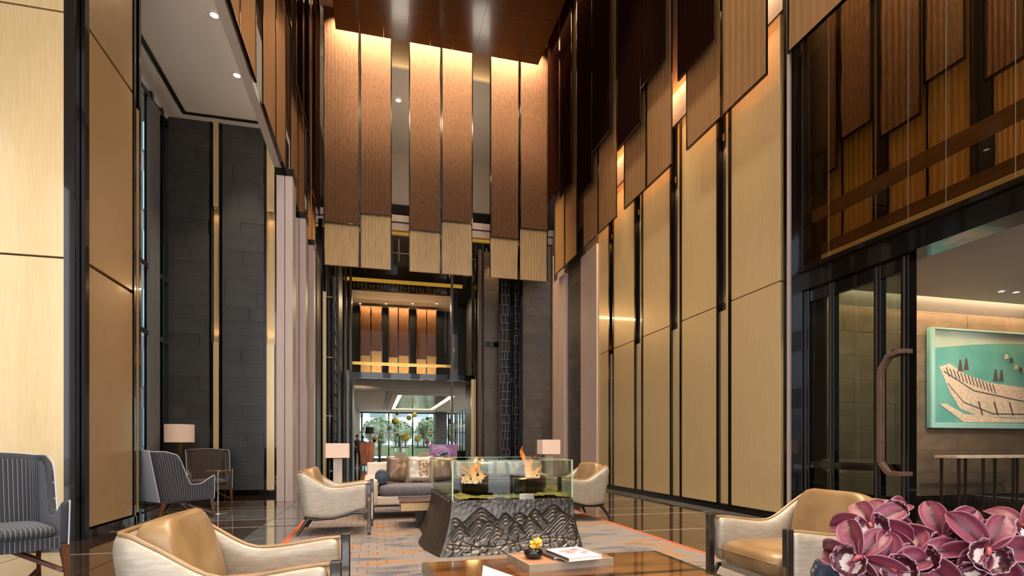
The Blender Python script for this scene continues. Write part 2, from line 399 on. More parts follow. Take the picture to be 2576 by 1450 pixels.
# pale timber fins on the left
for i, (y, w) in enumerate(((11.5, 0.30), (13.55, 0.30), (15.3, 0.3))):
    f = thing('wall_fin', f'{("nearest","middle","farthest")[i]} pale pink timber fin standing below left curtains', 'column', (-1.74, y, 0), 0, 'pale timber fins on the left')
    G().box(-0.15, -0.006, 0, 0.42, 0.0, HEM-0.12).build('plank', 'pink_wood', f, bevel=0.004)
    G().box(0.006, 0.15, 0, 0.42, 0.0, HEM-0.12).build('plank', 'pink_wood', f, bevel=0.004)
    G().box(-0.008, 0.008, 0.02, 0.4, 0.0, HEM-0.12).build('joint', 'black_matte', f)
    G().box(-0.18, 0.17, -0.01, 0.44, HEM-0.12, HEM+0.02).build('cap', 'black_bronze', f)
swl = sbox('wall_left_end', (-2.1, -1.62, 16.1, 17.6, 0, HEM+0.02), 'black_matte')
rnd = random.Random(5)
z = 0.05
while z < 6.4:
    G().box(-1.615, -1.59, 16.12, 17.25, z+0.003, z+0.307).build('stone_tile', 'stone_tile', swl); z += 0.31

# ---- right wall
wr = sbox('wall_right', (XR+0.08, XR+0.4, 6.72, 17.6, 0, 14.4), 'plaster')
def YR(px): return on_X(px, XR)
pan = [(1845, 1968), (1720, 1808), (1622, 1690), (1548, 1600), (1509, 1535)]
ZS = 3.52
for a, b in pan:
    y1, y0 = YR(a), YR(b)
    G().box(XR-0.04, XR+0.08, y0, y1, 0.11, ZS-0.008).build('gold_panel', 'gold_panel', wr, bevel=0.004)
    G().box(XR-0.04, XR+0.08, y0, y1, ZS+0.008, 7.45).build('gold_panel', 'gold_panel', wr, bevel=0.004)
for k in range(4):
    ya, yb = YR(pan[k][0]), YR(pan[k+1][1])
    G().box(XR-0.05, XR+0.08, ya+0.004, ya+0.07, 0, 7.45).build('niche_post', 'black_bronze', wr)
    G().box(XR-0.05, XR+0.08, yb-0.07, yb-0.004, 0, 7.45).build('niche_post', 'black_bronze', wr)
    ys = ya+0.07+(yb-ya-0.14)*0.45
    G().box(XR-0.01, XR+0.08, ya+0.07, yb-0.07, 0.11, ZS-0.1).build('beige_strip', 'gold_panel', wr)
    G().box(XR-0.01, XR+0.08, ya+0.07, ys, ZS-0.1, 7.45).build('beige_strip', 'gold_panel', wr)
    G().box(XR+0.04, XR+0.08, ys, yb-0.07, ZS-0.1, 7.45).build('niche_back', 'grey_post', wr)
    ym = (ys+yb-0.07)/2
    G().lathe([(0.025, HEM-0.22), (0.028, HEM-0.1)], 10, XR, ym).build('lamp_can', 'brass', wr)
    spot('niche_light', (XR-0.02, ym, HEM-0.25), (XR+0.05, ym, 4.5), 14, WARM, 80, 0.9, 0.02)
    spot('niche_light', (XR-0.02, ym, ZS-0.04), (XR+0.05, ym, 5.5), 7, WARM, 80, 0.9, 0.02)
y5 = YR(1509)
def pinkbay(px0, px1):
    ya, yb = YR(px1), YR(px0); n = 2; d = (yb-ya)/n
    for i in range(n):
        G().box(XR-0.08, XR+0.08, ya+i*d+0.008, ya+(i+1)*d-0.008, 0, 6.5).build('pink_panel', 'pink_wood', wr, bevel=0.004)
pinkbay(1467, 1508); pinkbay(1396, 1426)
ya, yb = YR(1466), YR(1427); z = 0.05; rnd = random.Random(8)
while z < 7.4:
    ysp = ya + (yb-ya)*rnd.uniform(0.25, 0.75)
    for (p, q) in ((ya+0.02, ysp), (ysp, yb-0.02)):
        G().box(XR+0.02, XR+0.08, p+0.003, q-0.003, z+0.003, z+0.307).build('stone_tile', 'stone_tile', wr)
    z += 0.31
sbox('baseboard_right', (XR-0.055, XR-0.01, 6.72, y5, 0, 0.105), 'black_bronze')
sbox('trim_8', (XR-0.06, XR+0.07, 6.72, 17.3, 7.45, 8.05), 'brown_beam')
# clustered dark column where the gold wall ends
col_ = tag(G().box(XR-0.12, XR+0.3, 6.28, 6.42, 0, 14.3).build('end_column', 'black_bronze', bevel=0.005), 'tall black bronze column between gold wall and glass doors', 'column')
G().box(XR-0.07, XR+0.05, 6.44, 6.53, 0, 14.3).build('column_fin', 'black_bronze', col_)
G().box(XR-0.09, XR+0.05, 6.55, 6.60, 0, 14.3).build('column_fin', 'pink_wood', col_)
G().box(XR-0.06, XR+0.05, 6.61, 6.70, 0, 14.3).build('column_fin', 'black_bronze', col_)

# ---- glass front to the side room
GX = XR - 0.05
lint = sbox('trim_9', (GX-0.1, GX+0.25, -5, 6.28, 3.22, 3.5), 'black_bronze')
sbox('trim_10', (GX-0.14, GX-0.1, -5, 6.28, 3.46, 3.52), 'black_bronze')
upg = struct(G().box(GX, GX+0.012, -5, 6.28, 3.52, 9.0).build('window_2', 'smoke_glass'))
for px in (2085, 2285, 2380, 2555):
    y = on_X(px, GX); G().box(GX-0.003, GX, y-0.003, y+0.003, 3.52, 9.0).build('glass_joint', 'joint_line', upg)
dw = thing('door_1', None, None, (GX, 0, 0)); struct(dw)
ys = {p: on_X(p, GX) for p in (2028, 2042, 2091, 2104, 2205, 2222, 2276, 2296)}
for a, b, dx in ((2028, 2042, 0.05), (2091, 2104, 0.045), (2205, 2222, 0.045), (2276, 2296, 0.06)):
    G().box(-dx, dx, ys[b], ys[a], 0, 3.22).build('stile', 'black_bronze', dw, bevel=0.006)
    G().box(-dx-0.012, -dx, (ys[a]+ys[b])/2-0.008, (ys[a]+ys[b])/2+0.008, 0, 3.2).build('stile_bead', 'grey_post', dw)
for z0, z1 in ((0, 0.1), (0.42, 0.52), (0.80, 0.89), (3.05, 3.22)):
    for a, b in ((2042, 2091), (2104, 2205), (2222, 2276)):
        G().box(-0.035, 0.035, ys[b], ys[a], z0, z1).build('rail', 'black_bronze', dw, bevel=0.004)
for a, b in ((2042, 2091), (2104, 2205), (2222, 2276)):
    for z0, z1 in ((0.1, 0.42), (0.52, 0.80), (0.89, 3.05)):
        G().box(-0.005, 0.005, ys[b], ys[a], z0, z1).build('pane', 'door_glass', dw)
def c_handle(x, mat='grey_post'):
    ya, yb = on_X(2284, GX+x)+0.07, on_X(2216, GX+x)
    zt, zb = z_at(GX, yb, 905), z_at(GX, yb, 1190)
    pts = [(x, ya, zt+0.05), (x, ya+0.16, zt+0.02), (x, yb, zt-0.13), (x, yb, zb+0.12), (x, ya+0.16, zb), (x, ya, zb)]
    h = G()
    for p, q in zip(pts[:-1], pts[1:]): h.bar(p, q, 0.05, 0.065, up=(1, 0, 0))
    for zz in (zt+0.05, zb): h.box(min(x, 0), max(x, 0), ya-0.02, ya+0.03, zz-0.025, zz+0.025)
    return h
c_handle(-0.13).build('pull_handle', 'brown_beam', dw, bevel=0.004); c_handle(0.13).build('pull_handle', 'brown_beam', dw, bevel=0.004)
# ---- side room shell
sr = sbox('wall_side_room', (XR+0.45, 13.2, 7.53, 7.8, 0, 3.75), 'black_matte')
stone_wall(sr, XR+0.4, 13.0, 0.22, 3.45, 7.5, 'stone_tile_warm', cw=0.9, ch=0.4, seed=4)
sbox('baseboard_side_room', (XR+0.3, 13.2, 7.44, 7.47, 0, 0.215), 'black_bronze')
sbox('ceiling_side_room', (GX+0.25, 13.2, -5, 7.0, 3.55, 3.75), 'ceiling_paint')
sbox('ceiling_side_room_cove', (GX+0.25, 13.2, 6.9, 7.8, 3.85, 4.0), 'ceiling_paint')
sbox('wall_side_room_end', (13.0, 13.2, -5, 7.8, 0, 3.75), 'plaster')
sbox('wall_side_room_back', (GX, 13.2, -5.2, -5.0, 0, 9.0), 'plaster')
area('side_cove_light', (9.3, 7.15, 3.82), (R(150), 0, 0), 6.5, 0.12, 240, WARM)
for i, (x, y) in enumerate(((7.0, 5.4), (8.5, 5.2), (10.0, 5.2), (8.3, 3.2))):
    spot('side_room_fill', (x, y, 3.5), (x, 7.5, 1.5), 150, SOFT, 80, 0.8, 0.05)  # added spots lift the stone wall behind the door panes
downlight(2519, 731, 3.55, 'small recessed downlight in side room ceiling, left of a pair', 0.05)
downlight(2556, 733, 3.55, 'small recessed downlight in side room ceiling, right of a pair', 0.05)
# mezzanine behind the upper glass
sbox('floor_mezzanine', (GX+0.25, 9.0, -5, 6.6, 3.76, 3.9), 'brown_beam')
sbox('wall_mezzanine', (7.3, 7.5, -5, 6.72, 3.9, 9.0), 'black_matte')
sbox('wall_mezzanine_end', (GX+0.1, 7.5, 6.6, 6.72, 3.9, 9.0), 'brown_beam')
area('mezzanine_fill', (6.15, 3.0, 8.8), (0, R(12), 0), 0.3, 7.0, 760, SOFT)  # added strip brightening the curtains behind the upper glass
sbox('trim_11', (GX+0.1, GX+0.18, -5, 6.28, 4.18, 4.34), 'brown_beam')

# ---- top of the atrium
sbox('ceiling_atrium', (-2.3, 7.5, -5, 26, 14.3, 14.5), 'plaster')
can = thing('ceiling_canopy', None, None); struct(can)
nx = 9; x0, x1 = -1.14, 5.05
for i in range(nx):
    a = x0 + (x1-x0)*i/nx; b = x0 + (x1-x0)*(i+1)/nx
    G().box(a+0.003, b-0.003, -4.8, 16.7, 13.3, 13.5).build('canopy_board', 'canopy_wood', can)
sbox('wall_far_upper', (-2.3, 7.5, 25.1, 25.3, 8.0, 14.4), 'plaster')

# enclosure of the spaces beyond the curtains, and the glazed front behind the camera, its piers added to stripe reflections
sbox('wall_far_side_left', (-2.5, -2.2, 17.6, 25.3, 0, 14.4), 'black_matte')
sbox('wall_far_side_right', (6.3, 6.6, 17.6, 25.3, 0, 14.4), 'black_matte')
for i, (x0, x1) in enumerate(((-8.2, -6.6), (-4.6, -3.8), (-2.0, -1.2), (0.6, 1.3), (3.0, 3.8), (5.2, 6.0))):
    sbox(f'wall_back_added_pier_{i+1}', (x0, x1, -5.2, -4.9, 0, 14.4), 'black_bronze')
for i, y in enumerate((-3.4, -1.2, 1.0, 3.2, 5.4)):
    sbox(f'wall_left_added_pier_{i+1}', (-8.2, -7.9, y-0.35, y+0.35, 0, 8.14), 'black_bronze')  # unseen piers added for vertical bands in the gold panels' reflections

sbox('wall_void_back', (-2.5, 6.6, 25.12, 25.3, 3.96, 8.0), 'black_matte')
sbox('wall_void_back_left', (-2.5, -1.36, 25.12, 25.3, 0, 3.96), 'black_matte')
# ================================================================== CURTAINS
def curtain(name, label, group, axis, a0, a1, plane, z0, z1, mat, amp=0.006, hem=0.018, seed=0, waves=9, flip=1):
    """hung panel of fine metal chain: a rippled sheet with thickness, weighted hem bar and edge wires"""
    rnd = random.Random(seed); ph = rnd.random()*6; w = a1 - a0
    nu, nv = 40, 14
    def fn(u, v):
        z = z0 + (z1-z0)*v; a = a0 + w*u
        d = amp*math.sin(waves*2*PI*u+ph) * (0.6+0.4*math.sin(3*v+ph)) + 0.003*math.sin(2.2*PI*v+ph+2*u)*(1-abs(2*u-1)**6)
        e = 0.010*math.sin(23*v+ph)*abs(2*u-1)**8*(1 if u > 0.5 else -1)
        return (a+e, plane+d, z) if axis == 'x' else (plane+d, a+e, z)
    c = G().slab(fn, nu, nv, 0.012*flip).build(name, mat, smooth=True)
    tag(c, label, 'curtain', group)
    h = G()
    if axis == 'x': h.box(a0-0.005, a1+0.005, plane-0.022, plane+0.022, z0-hem, z0)
    else: h.box(plane-0.022, plane+0.022, a0-0.005, a1+0.005, z0-hem, z0)
    h.build('hem_bar', 'black_bronze' if mat != 'mesh_gold' else 'mesh_bronze', c)
    e = G()
    for a in (a0-0.012, a1+0.012):
        if axis == 'x': e.box(a-0.016, a+0.016, plane-0.012, plane+0.012, z0-hem, z1)
        else: e.box(plane-0.012, plane+0.012, a-0.008, a+0.008, z0-hem, z1)
    e.build('edge_wire', 'black_bronze', c)
    return c
TOP = 14.29
# far end of the atrium: three pairs, dark copper in front, pale gold showing below
cen = [(816, 903, 561), (907, 984, 539), (1030, 1107, 580), (1111, 1187, 558), (1233, 1303, 599), (1307, 1377, 577)]
for i, (a, b, py) in enumerate(cen):
    xa, xb = on_Y(a+1, YC), on_Y(b-1, YC)
    curtain('mesh_curtain', f'tall copper mesh curtain facing the camera at far end, {ORD[i]} from left', 'copper curtains at the far end', 'x', xa, xb, YC-0.1, z_at((xa+xb)/2, YC-0.1, py), TOP, "mesh_copper", 0.003, seed=i)
    curtain('mesh_curtain', f'short pale gold mesh curtain hanging below copper one at far end, {ORD[i]} from left', 'gold curtains at the far end', 'x', xa, xb, YC, HEM+0.03, TOP, 'mesh_gold', 0.003, seed=i+20)
# right wall, far to near
rg = [(1396, 1420), (1421.5, 1451), (1468, 1504), (1506, 1551), (1571, 1625), (1627, 1690), (1728, 1813), (1817, 1929)]
XG, XD = XR-0.22, XR-0.34
ivs = [(on_X(b, XG), on_X(a, XG)) for a, b in rg]
y = ivs[-1][0]
ivs += [(5.36, 6.42), (4.2, 5.3)]
for i, (y0, y1) in enumerate(ivs):
    lab = f'bronze mesh curtain high on right wall, {ORD[i] if i < 12 else "last"} from the far corner'
    if i >= 10 and i < 12: lab = lab
    curtain('mesh_curtain', lab if i < 12 else f'bronze mesh curtain over the glass doors, {ORD[i-12]} of those nearest the camera', 'bronze curtains along the right wall', 'y', y0+0.01, y1-0.01, XG, HEM+0.03, TOP, 'mesh_bronze', 0.005, seed=i+40, waves=7)
dk = [(1379, 1407, 489), (1409.5, 1438, 480), (1452, 1489, 482), (1490, 1535, 358), (1554, 1611, 345), (1613, 1672, 186), (1707, 1795, 151)]
for i, (a, b, py) in enumerate(dk):
    y1, y0 = on_X(a, XD), on_X(b, XD)
    curtain('mesh_curtain', f'dark espresso mesh curtain in front of bronze ones on right wall, {ORD[i]} from far corner', 'dark curtains along the right wall', 'y', y0, y1, XD, z_at(XD, (y0+y1)/2, py), TOP, 'mesh_espresso', 0.004, seed=i+60, waves=7)
# left side
li = [(16.3, 17.2), (15.25, 16.25), (13.5, 14.6), (12.35, 13.45), (10.6, 11.65), (9.42, 10.55), (7.9, 8.86), (6.85, 7.85)]
for i, (y0, y1) in enumerate(li):
    curtain('mesh_curtain', f'bronze mesh curtain high on left side, {ORD[i]} from the far end', 'bronze curtains along the left side', 'y', y0, y1, XL, HEM+0.03, TOP, 'mesh_bronze', 0.005, seed=i+90, waves=7, flip=-1)
ld = [(16.3, 17.2, 8.0), (15.2, 16.1, 7.9), (13.5, 14.5, 8.9), (12.3, 13.3, 8.75), (10.4, 11.5, 9.4)]
for i, (y0, y1, zz) in enumerate(ld):
    curtain('mesh_curtain', f'dark espresso mesh curtain in front of bronze ones on left side, {ORD[i]} from far end', 'dark curtains along the left side', 'y', y0, y1, XL+0.12, zz, TOP, 'mesh_espresso', 0.004, seed=i+110, waves=7, flip=-1)
# curtains built behind the upper right glass in place of its reflections
XB = 6.45
gb = [(2050, 2118), (2121, 2196), (2237, 2331), (2336, 2441), (2502, 2590)]
for i, (a, b) in enumerate(gb):
    y1, y0 = on_X(a, XB), on_X(b, XB)
    curtain('mesh_curtain', f'amber mesh curtain imitating reflection in glass above doors, {ORD[i]} from the dark column', 'amber curtains imitating reflections in the upper glass', 'y', y0, y1, XB, 3.93, 8.9, 'mesh_gold', 0.003, seed=i+130, waves=6)
XB2 = 6.3
gd = [(2036, 2104, 442), (2117, 2190, 328), (2217, 2314, 316), (2330, 2425, 177), (2480, 2576, 172)]
for i, (a, b, py) in enumerate(gd):
    y1, y0 = on_X(a, XB2), on_X(b, XB2)
    curtain('mesh_curtain', f'deep copper mesh curtain imitating reflection in glass above doors, {ORD[i]} from the dark column', 'copper curtains imitating reflections in the upper glass', 'y', y0, y1, XB2, z_at(XB2, (y0+y1)/2, py), 8.9, 'mesh_copper', 0.003, seed=i+150, waves=6)

# ================================================================== FAR END OF THE ATRIUM
bb = sbox('trim_12', (-2.2, 6.2, 18.5, 18.8, 8.28, 8.52), 'pink_wood'); sbox('trim_13', (-2.2, 6.2, 18.48, 18.8, 8.56, 8.78), 'pink_wood')
led = tag(G().box(-2.0, 6.0, 18.62, 18.68, 8.2, 8.27).build('light_strip', 'lamp_amber'), 'amber light strip under the pale bridge beam behind far curtains', 'light')
sbox('wall_far_right', (on_Y(1312, 18.5), 6.3, 18.52, 18.8, 0, 8.2), 'black_matte')
wfr = bpy.data.objects['wall_far_right']
xs0, xs1 = on_Y(1314, 18.5), on_Y(1388, 18.5)
stone_wall(wfr, xs0, xs1, 0.1, 8.2, 18.49, 'stone_tile_warm', cw=0.55, ch=0.33, seed=9)
G().box(on_Y(1389, 18.4), on_Y(1395, 18.4), 18.3, 18.5, 0, 8.2).build('gold_reveal', 'gold_panel', wfr)
G().box(on_Y(1308, 18.4), on_Y(1313, 18.4), 18.3, 18.5, 0, 8.2).build('metal_trim', 'black_bronze', wfr)
# lit brown stone beside the passage
ws = sbox('wall_far_mid', (on_Y(1214, 19.6), on_Y(1256, 19.6), 19.63, 19.9, 0, 8.2), 'black_matte')
stone_wall(ws, on_Y(1217, 19.6), on_Y(1254, 19.6), 0.0, 8.2, 19.6, 'stone_tile_warm', cw=0.7, ch=0.4, seed=10)
xw0, xw1 = on_Y(1221, 19.5), on_Y(1257, 19.5)
G().box(xw0, xw1, 19.5, 19.56, z_at(3.9, 19.5, 872), z_at(3.9, 19.5, 860)).build('dark_bar', 'black_bronze', ws)

def lattice(name, label, p, q, z0, z1, cw, ch, mat='grey_post', bar=0.018, seed=0, group=None, back='black_matte', offx=0.0, offy=0.0):
    """screen of staggered bars between the plan points p and q"""
    P = Vector((p[0], p[1], 0)); Q = Vector((q[0], q[1], 0)); L = (Q-P).length; d = (Q-P).normalized(); n = Vector((-d.y, d.x, 0))
    t = thing(name, label, 'screen', (p[0], p[1], 0), 0, group)
    rnd = random.Random(seed)
    def seg(g, s0, s1, za, zb):
        a = d*s0; b = d*s1; o = n*bar
        g.add([(a.x-o.x, a.y-o.y, za), (b.x-o.x, b.y-o.y, za), (b.x+o.x, b.y+o.y, za), (a.x+o.x, a.y+o.y, za),
               (a.x-o.x, a.y-o.y, zb), (b.x-o.x, b.y-o.y, zb), (b.x+o.x, b.y+o.y, zb), (a.x+o.x, a.y+o.y, zb)],
              [(0,3,2,1),(4,5,6,7),(0,1,5,4),(1,2,6,5),(2,3,7,6),(3,0,4,7)])
    for s in (0, L):
        g = G(); seg(g, s-bar*1.6, s+bar*1.6, z0, z1); g.build('upright', 'black_bronze', t)
    z = z0
    while z < z1:
        g = G(); seg(g, 0, L, z-bar*0.5, z+bar*0.5); g.build('cross_bar', mat, t)
        h = ch*rnd.uniform(0.7, 1.3); s = rnd.uniform(0.2, 0.8)*cw
        g = G()
        while s < L:
            seg(g, s-bar*0.45, s+bar*0.45, z, min(z+h, z1)); s += cw*rnd.uniform(0.6, 1.2)
        g.build('short_bar', mat, t); z += h
    b = G(); a_ = n*0.12; e = d*L
    b.add([(a_.x, a_.y, z0), (a_.x+e.x, a_.y+e.y, z0), (a_.x+e.x, a_.y+e.y, z1), (a_.x, a_.y, z1),
           (a_.x*1.3, a_.y*1.3, z0), (a_.x*1.3+e.x, a_.y*1.3+e.y, z0), (a_.x*1.3+e.x, a_.y*1.3+e.y, z1), (a_.x*1.3, a_.y*1.3, z1)],
          [(0,3,2,1),(4,5,6,7),(0,1,5,4),(1,2,6,5),(2,3,7,6),(3,0,4,7)])
    b.build('backing', back, t)
    return t
pmat('lattice_grey', '#7d7a76', 0.35, 0.3)
pmat('lattice_pale', '#b8b2a6', 0.4, 0.2)
LG = 'lattice screens around the far passage'
lattice('lattice_screen', 'dark lattice screen with grey bars left of the far stone wall, wider of two', (on_Y(1257, 19), 19), (on_Y(1284, 19), 19), 0, 8.2, 0.16, 0.3, 'lattice_grey', seed=1, group=LG)
lattice('lattice_screen', 'dark lattice screen with grey bars touching the far stone wall, narrower of two', (on_Y(1291, 19), 19), (on_Y(1308, 19), 19), 0, 8.2, 0.14, 0.3, 'lattice_grey', seed=2, group=LG)
lattice('lattice_screen', 'ladder-like lattice screen left of passage, nearer the lamp', (-1.28, 19.9), (-1.28, 17.9), 0, 8.2, 0.7, 0.34, 'lattice_pale', 0.03, seed=3, group=LG)
lattice('lattice_screen', 'ladder-like lattice screen left of passage, beside the reception desk', (-0.93, 21.1), (-0.93, 19.5), 0, 3.7, 0.6, 0.3, 'lattice_pale', 0.03, seed=4, group=LG)
lattice('lattice_screen', 'ladder-like lattice screen on the right side of the passage', (3.97, 22.05), (3.97, 23.6), 0, 3.7, 1.0, 0.22, 'lattice_pale', 0.03, seed=5, group=LG)
lattice('lattice_screen', 'slanting-barred lattice screen above right side of the passage', (3.97, 22.05), (3.97, 23.4), 3.97, 8.2, 0.5, 0.3, 'lattice_grey', 0.02, seed=6, group=LG)
# dark posts of the passage front
def post(px0, px1, y, mat, z1=8.19, label='', z0=0.0):
    x0, x1 = on_Y(px0, y), on_Y(px1, y)
    return tag(G().box(x0, x1, y, y+0.2, z0, z1).build('steel_post', mat, bevel=0.006), label, 'post')
post(800, 812, 17.9, 'black_bronze', label='black bronze post beside the left stone return')
post(836, 844, 20.1, 'grey_post', label='grey metal post left of passage, behind far left curtain')
post(850, 853, 20.8, 'brass', label='thin brass post left of the passage')
post(866, 872, 20.6, 'grey_post', label='grey metal post at left edge of the passage opening')
post(879, 885, 21.2, 'grey_post', label='slim grey post carrying the dark glass box, left one')
post(1135, 1140, 21.2, 'grey_post', label='slim grey post carrying the dark glass box, right one')
post(1197, 1203, 19.9, 'black_bronze', label='black post on the right of the passage')
post(1204, 1212, 19.35, 'brown_beam', label='brown metal post beside the lit stone pier')
for i, (px, y) in enumerate(((1190, 20.2), (815, 18.2))):
    x = on_Y(px, y)
    tag(G().box(x-0.07, x+0.07, y, y+0.08, 0, 3.6 if i == 0 else 6.0).build('gold_post', 'gold_panel_warm'), ('gold edged post right of the passage', 'gold edged post on left of the passage')[i], 'post')
wl = sbox('wall_far_left_inner', (-2.2, -1.45, 18.6, 18.9, 0, 8.2), 'black_bronze')
for z in (2.05, 3.95, 5.9): G().box(-1.9, -1.3, 18.52, 18.56, z, z+0.03).build('brass_line', 'brass', wl)
# upper dark space and glass box
dk_ = sbox('wall_far_dark', (-2.2, 6.3, 24.9, 25.1, 7.6, 11.9), 'black_bronze')
rnd = random.Random(3)
for k in range(14):
    x = -1.5 + k*0.5; h = rnd.uniform(0.4, 1.0); z0 = rnd.uniform(8.8, 10)
    G().box(x, x+0.03, 24.86, 24.9, z0, z0+h).build('lattice_bar', 'lattice_pale', dk_)  # pale lattice bars of the far windows
for z in (8.9, 9.7, 10.5): G().box(-2, 6.2, 24.86, 24.9, z, z+0.05).build('lattice_bar', 'lattice_grey', dk_)
GB = 22.0
bx0, bx1 = on_Y(886, GB), on_Y(1134, GB)
zt, zb_ = z_at(0.8, GB, 735), z_at(0.8, GB, 942)
sbox('ceiling_passage', (-1.2, 6.4, GB, 44.0, 3.75, 3.95), 'ceiling_paint')
sbox('trim_14', (-1.3, 4.2, GB-0.12, GB, 3.73, 3.96), 'black_bronze')
gbx = thing('glass_box', 'dark framed glass box above the passage showing copper curtains', 'glass box', (0, GB, 0))
G().box(bx0, bx1, -0.01, 0.01, 3.96, zt).build('front_pane', 'box_glass', gbx)
G().box(bx0-0.12, bx1+0.3, -0.12, 0.05, zt, zt+0.28).build('top_beam', 'black_bronze', gbx)
G().box(bx0-0.1, bx0, -0.08, 0.06, 3.96, zt).build('side_post', 'black_bronze', gbx)
G().box(bx1, bx1+0.28, -0.08, 0.06, 3.96, zt).build('side_post', 'black_bronze', gbx)
G().box(bx0-0.3, bx1+0.45, -0.16, -0.1, zt+0.29, zt+0.42).build('gold_band', 'lamp_amber', gbx)
G().box(bx0-0.3, bx1+0.45, -0.1, 0.2, zt+0.42, 8.2).build('dark_panel', 'black_bronze', gbx)
G().box(bx0, bx1, -0.03, 0.03, z_at(0.8, GB, 921), z_at(0.8, GB, 914)).build('gold_rail', 'brass', gbx)
G().box(bx0-0.1, bx1+0.3, 0.06, 2.6, zt-0.02, zt+0.05).build('box_ceiling', 'plaster', gbx)
G().box(bx0-0.3, bx1+0.5, 2.6, 2.7, 3.96, zt+0.3).build('box_back', 'black_matte', gbx)
for k in range(26):
    x = bx0 + (bx1-bx0)*(k+0.5)/26 + rnd.uniform(-0.03, 0.03)
    G().box(x-0.008, x+0.008, -0.15, -0.12, zt+0.02, zt+0.02+rnd.uniform(0.12, 0.25)).build('grille_bar', 'lattice_grey', gbx)
for i, px in enumerate((906, 971, 1038, 1099)):
    downlight(px, 764, zt-0.03, f'tiny downlight inside the glass box over the passage, {ORD[i]} from left', 0.06)
YB = 24.0  # curtains built in place of the mirror image in the passage glass
inn = [(907, 932), (934.5, 960), (978, 1001), (1003, 1028), (1048, 1072), (1074, 1097)]
for i, (a, b) in enumerate(inn):
    xa, xb = on_Y(a, YB), on_Y(b, YB)
    curtain('mesh_curtain', f'small copper mesh curtain imitating reflection in glass over passage, {ORD[i]} from left', 'copper curtains imitating reflections in the glass box', 'x', xa, xb, YB-0.06, z_at(1, YB, (898, 886, 900, 895, 902, 893)[i]), zt-0.1, 'mesh_copper', 0.006, seed=i+170)
    curtain('mesh_curtain', f'small gold mesh curtain imitating lower reflection in glass over passage, {ORD[i]} from left', 'gold curtains imitating reflections in the glass box', 'x', xa, xb, YB, 3.97, 5.5, 'mesh_gold', 0.006, seed=i+180)
area('glass_box_light', (1.0, 23.7, zt-0.08), (R(-10), 0, 0), 3.6, 0.1, 160, WARM)
area('glass_box_uplight', (1.0, 23.6, 4.05), (R(190), 0, 0), 3.2, 0.1, 50, WARM)
# lights of the void behind the far curtains
downlight(1002, 252, 14.28, 'recessed downlight seen high between the far copper curtains', 0.11)
area('void_ceiling_fill', (2.0, 20.5, 9.2), (R(180), 0, 0), 5, 1.5, 170, SOFT)  # added uplight, brightens the ceiling seen through the curtain gaps
yw = sbox('trim_15', (-2.2, 6.3, 18.0, 18.1, 13.4, 14.3), 'plaster')
area('void_cove', (2.0, 17.75, 13.3), (R(120), 0, 0), 7, 0.1, 22, (1.0, 0.7, 0.3))


spot('pier_light', (on_Y(1236, 19.3), 19.3, 8.1), (on_Y(1236, 19.55), 19.6, 4.0), 60, WARM, 60, 0.9, 0.05)
# ================================================================== FURNITURE
pmat('leather_pale', '#aa9d8b', 0.38, 0.15, coat=0.15, coat_rough=0.2, var='#9a8d7b', vscale=14, vstretch=(1, 1, 5), bump=0.08, bscale=70, bstretch=(1, 1, 4))
pmat('leather_tan', '#9f8059', 0.36, 0.1, coat=0.12, coat_rough=0.25, var='#866642', vscale=4, detail=5, bump=0.55, bscale=6)
pmat('ebony', '#1d1815', 0.3, coat=0.4, coat_rough=0.1, var='#2a211c', vscale=8, vstretch=(6, 6, 0.5))
pmat('walnut', '#6b3f26', 0.35, coat=0.2, var='#4e2c1a', vscale=6, vstretch=(8, 8, 0.6))
pmat('pale_cloth', '#b9bac2', 0.7, sheen=0.3)
pmat('grey_cloth', '#5d565a', 0.7, var='#6b6468', vscale=40, bump=0.15, bscale=220)
pmat('sofa_cream', '#c7b5a2', 0.5, 0.05, bump=0.06, bscale=120)
pmat('satin_brown', '#5c4636', 0.28, 0.25, var='#6d5442', vscale=6, bump=0.3, bscale=7)
pmat('satin_silver', '#b3a28e', 0.22, 0.45, var='#9c8a76', vscale=5, bump=0.35, bscale=8)
pmat('satin_tan', '#9a7b5c', 0.3, 0.25, var='#84664a', vscale=12, bump=0.25, bscale=9)
pmat('satin_grey', '#9b9691', 0.3, 0.3, var='#807b76', vscale=6, bump=0.35, bscale=8)
pmat('navy_cloth', '#2b3140', 0.6, var='#3c4557', vscale=30, bump=0.3, bscale=60)
pmat('shade_cloth', '#cdb4a2', 0.8, emit='#e8b795', estr=0.22, bump=0.05, bscale=200, bstretch=(1, 1, 0.1))
pmat('marble_cream', '#b7a391', 0.3, var='#d0c0ae', vscale=7, vstretch=(1, 1, 0.4), detail=6)
pmat('veneer', '#7d5028', 0.1, coat=0.6, coat_rough=0.03, var='#4e2c14', vscale=3, vstretch=(1, 4, 1), detail=6, objvar=0.12)
pmat('veneer_dark', '#37210f', 0.1, coat=0.6, coat_rough=0.03, var='#20120a', vscale=3, vstretch=(1, 4, 1), detail=6)
pmat('tan_wood', '#a3907a', 0.4, var='#8f7d69', vscale=3, vstretch=(1, 5, 1))
pmat('tray_leather', '#b07a58', 0.5)
pmat('bronze_carved', '#4a4540', 0.3, 0.75, var='#5c5650', vscale=6, bump=0.2, bscale=40)
pmat('bronze_bark', '#4a3a2e', 0.5, 0.4, var='#2c221b', vscale=5, vstretch=(8, 8, 0.7), detail=6, bump=0.8, bscale=9, bstretch=(7, 7, 0.6))
pmat('bronze_ring', '#27211e', 0.28, 0.7, var='#3a2f29', vscale=5, bump=0.15, bscale=14)
pmat('moss', '#77722c', 0.9, var='#4f4f1c', vscale=18, bump=0.9, bscale=60)
pmat('steel', '#c8c4bc', 0.2, 0.9)
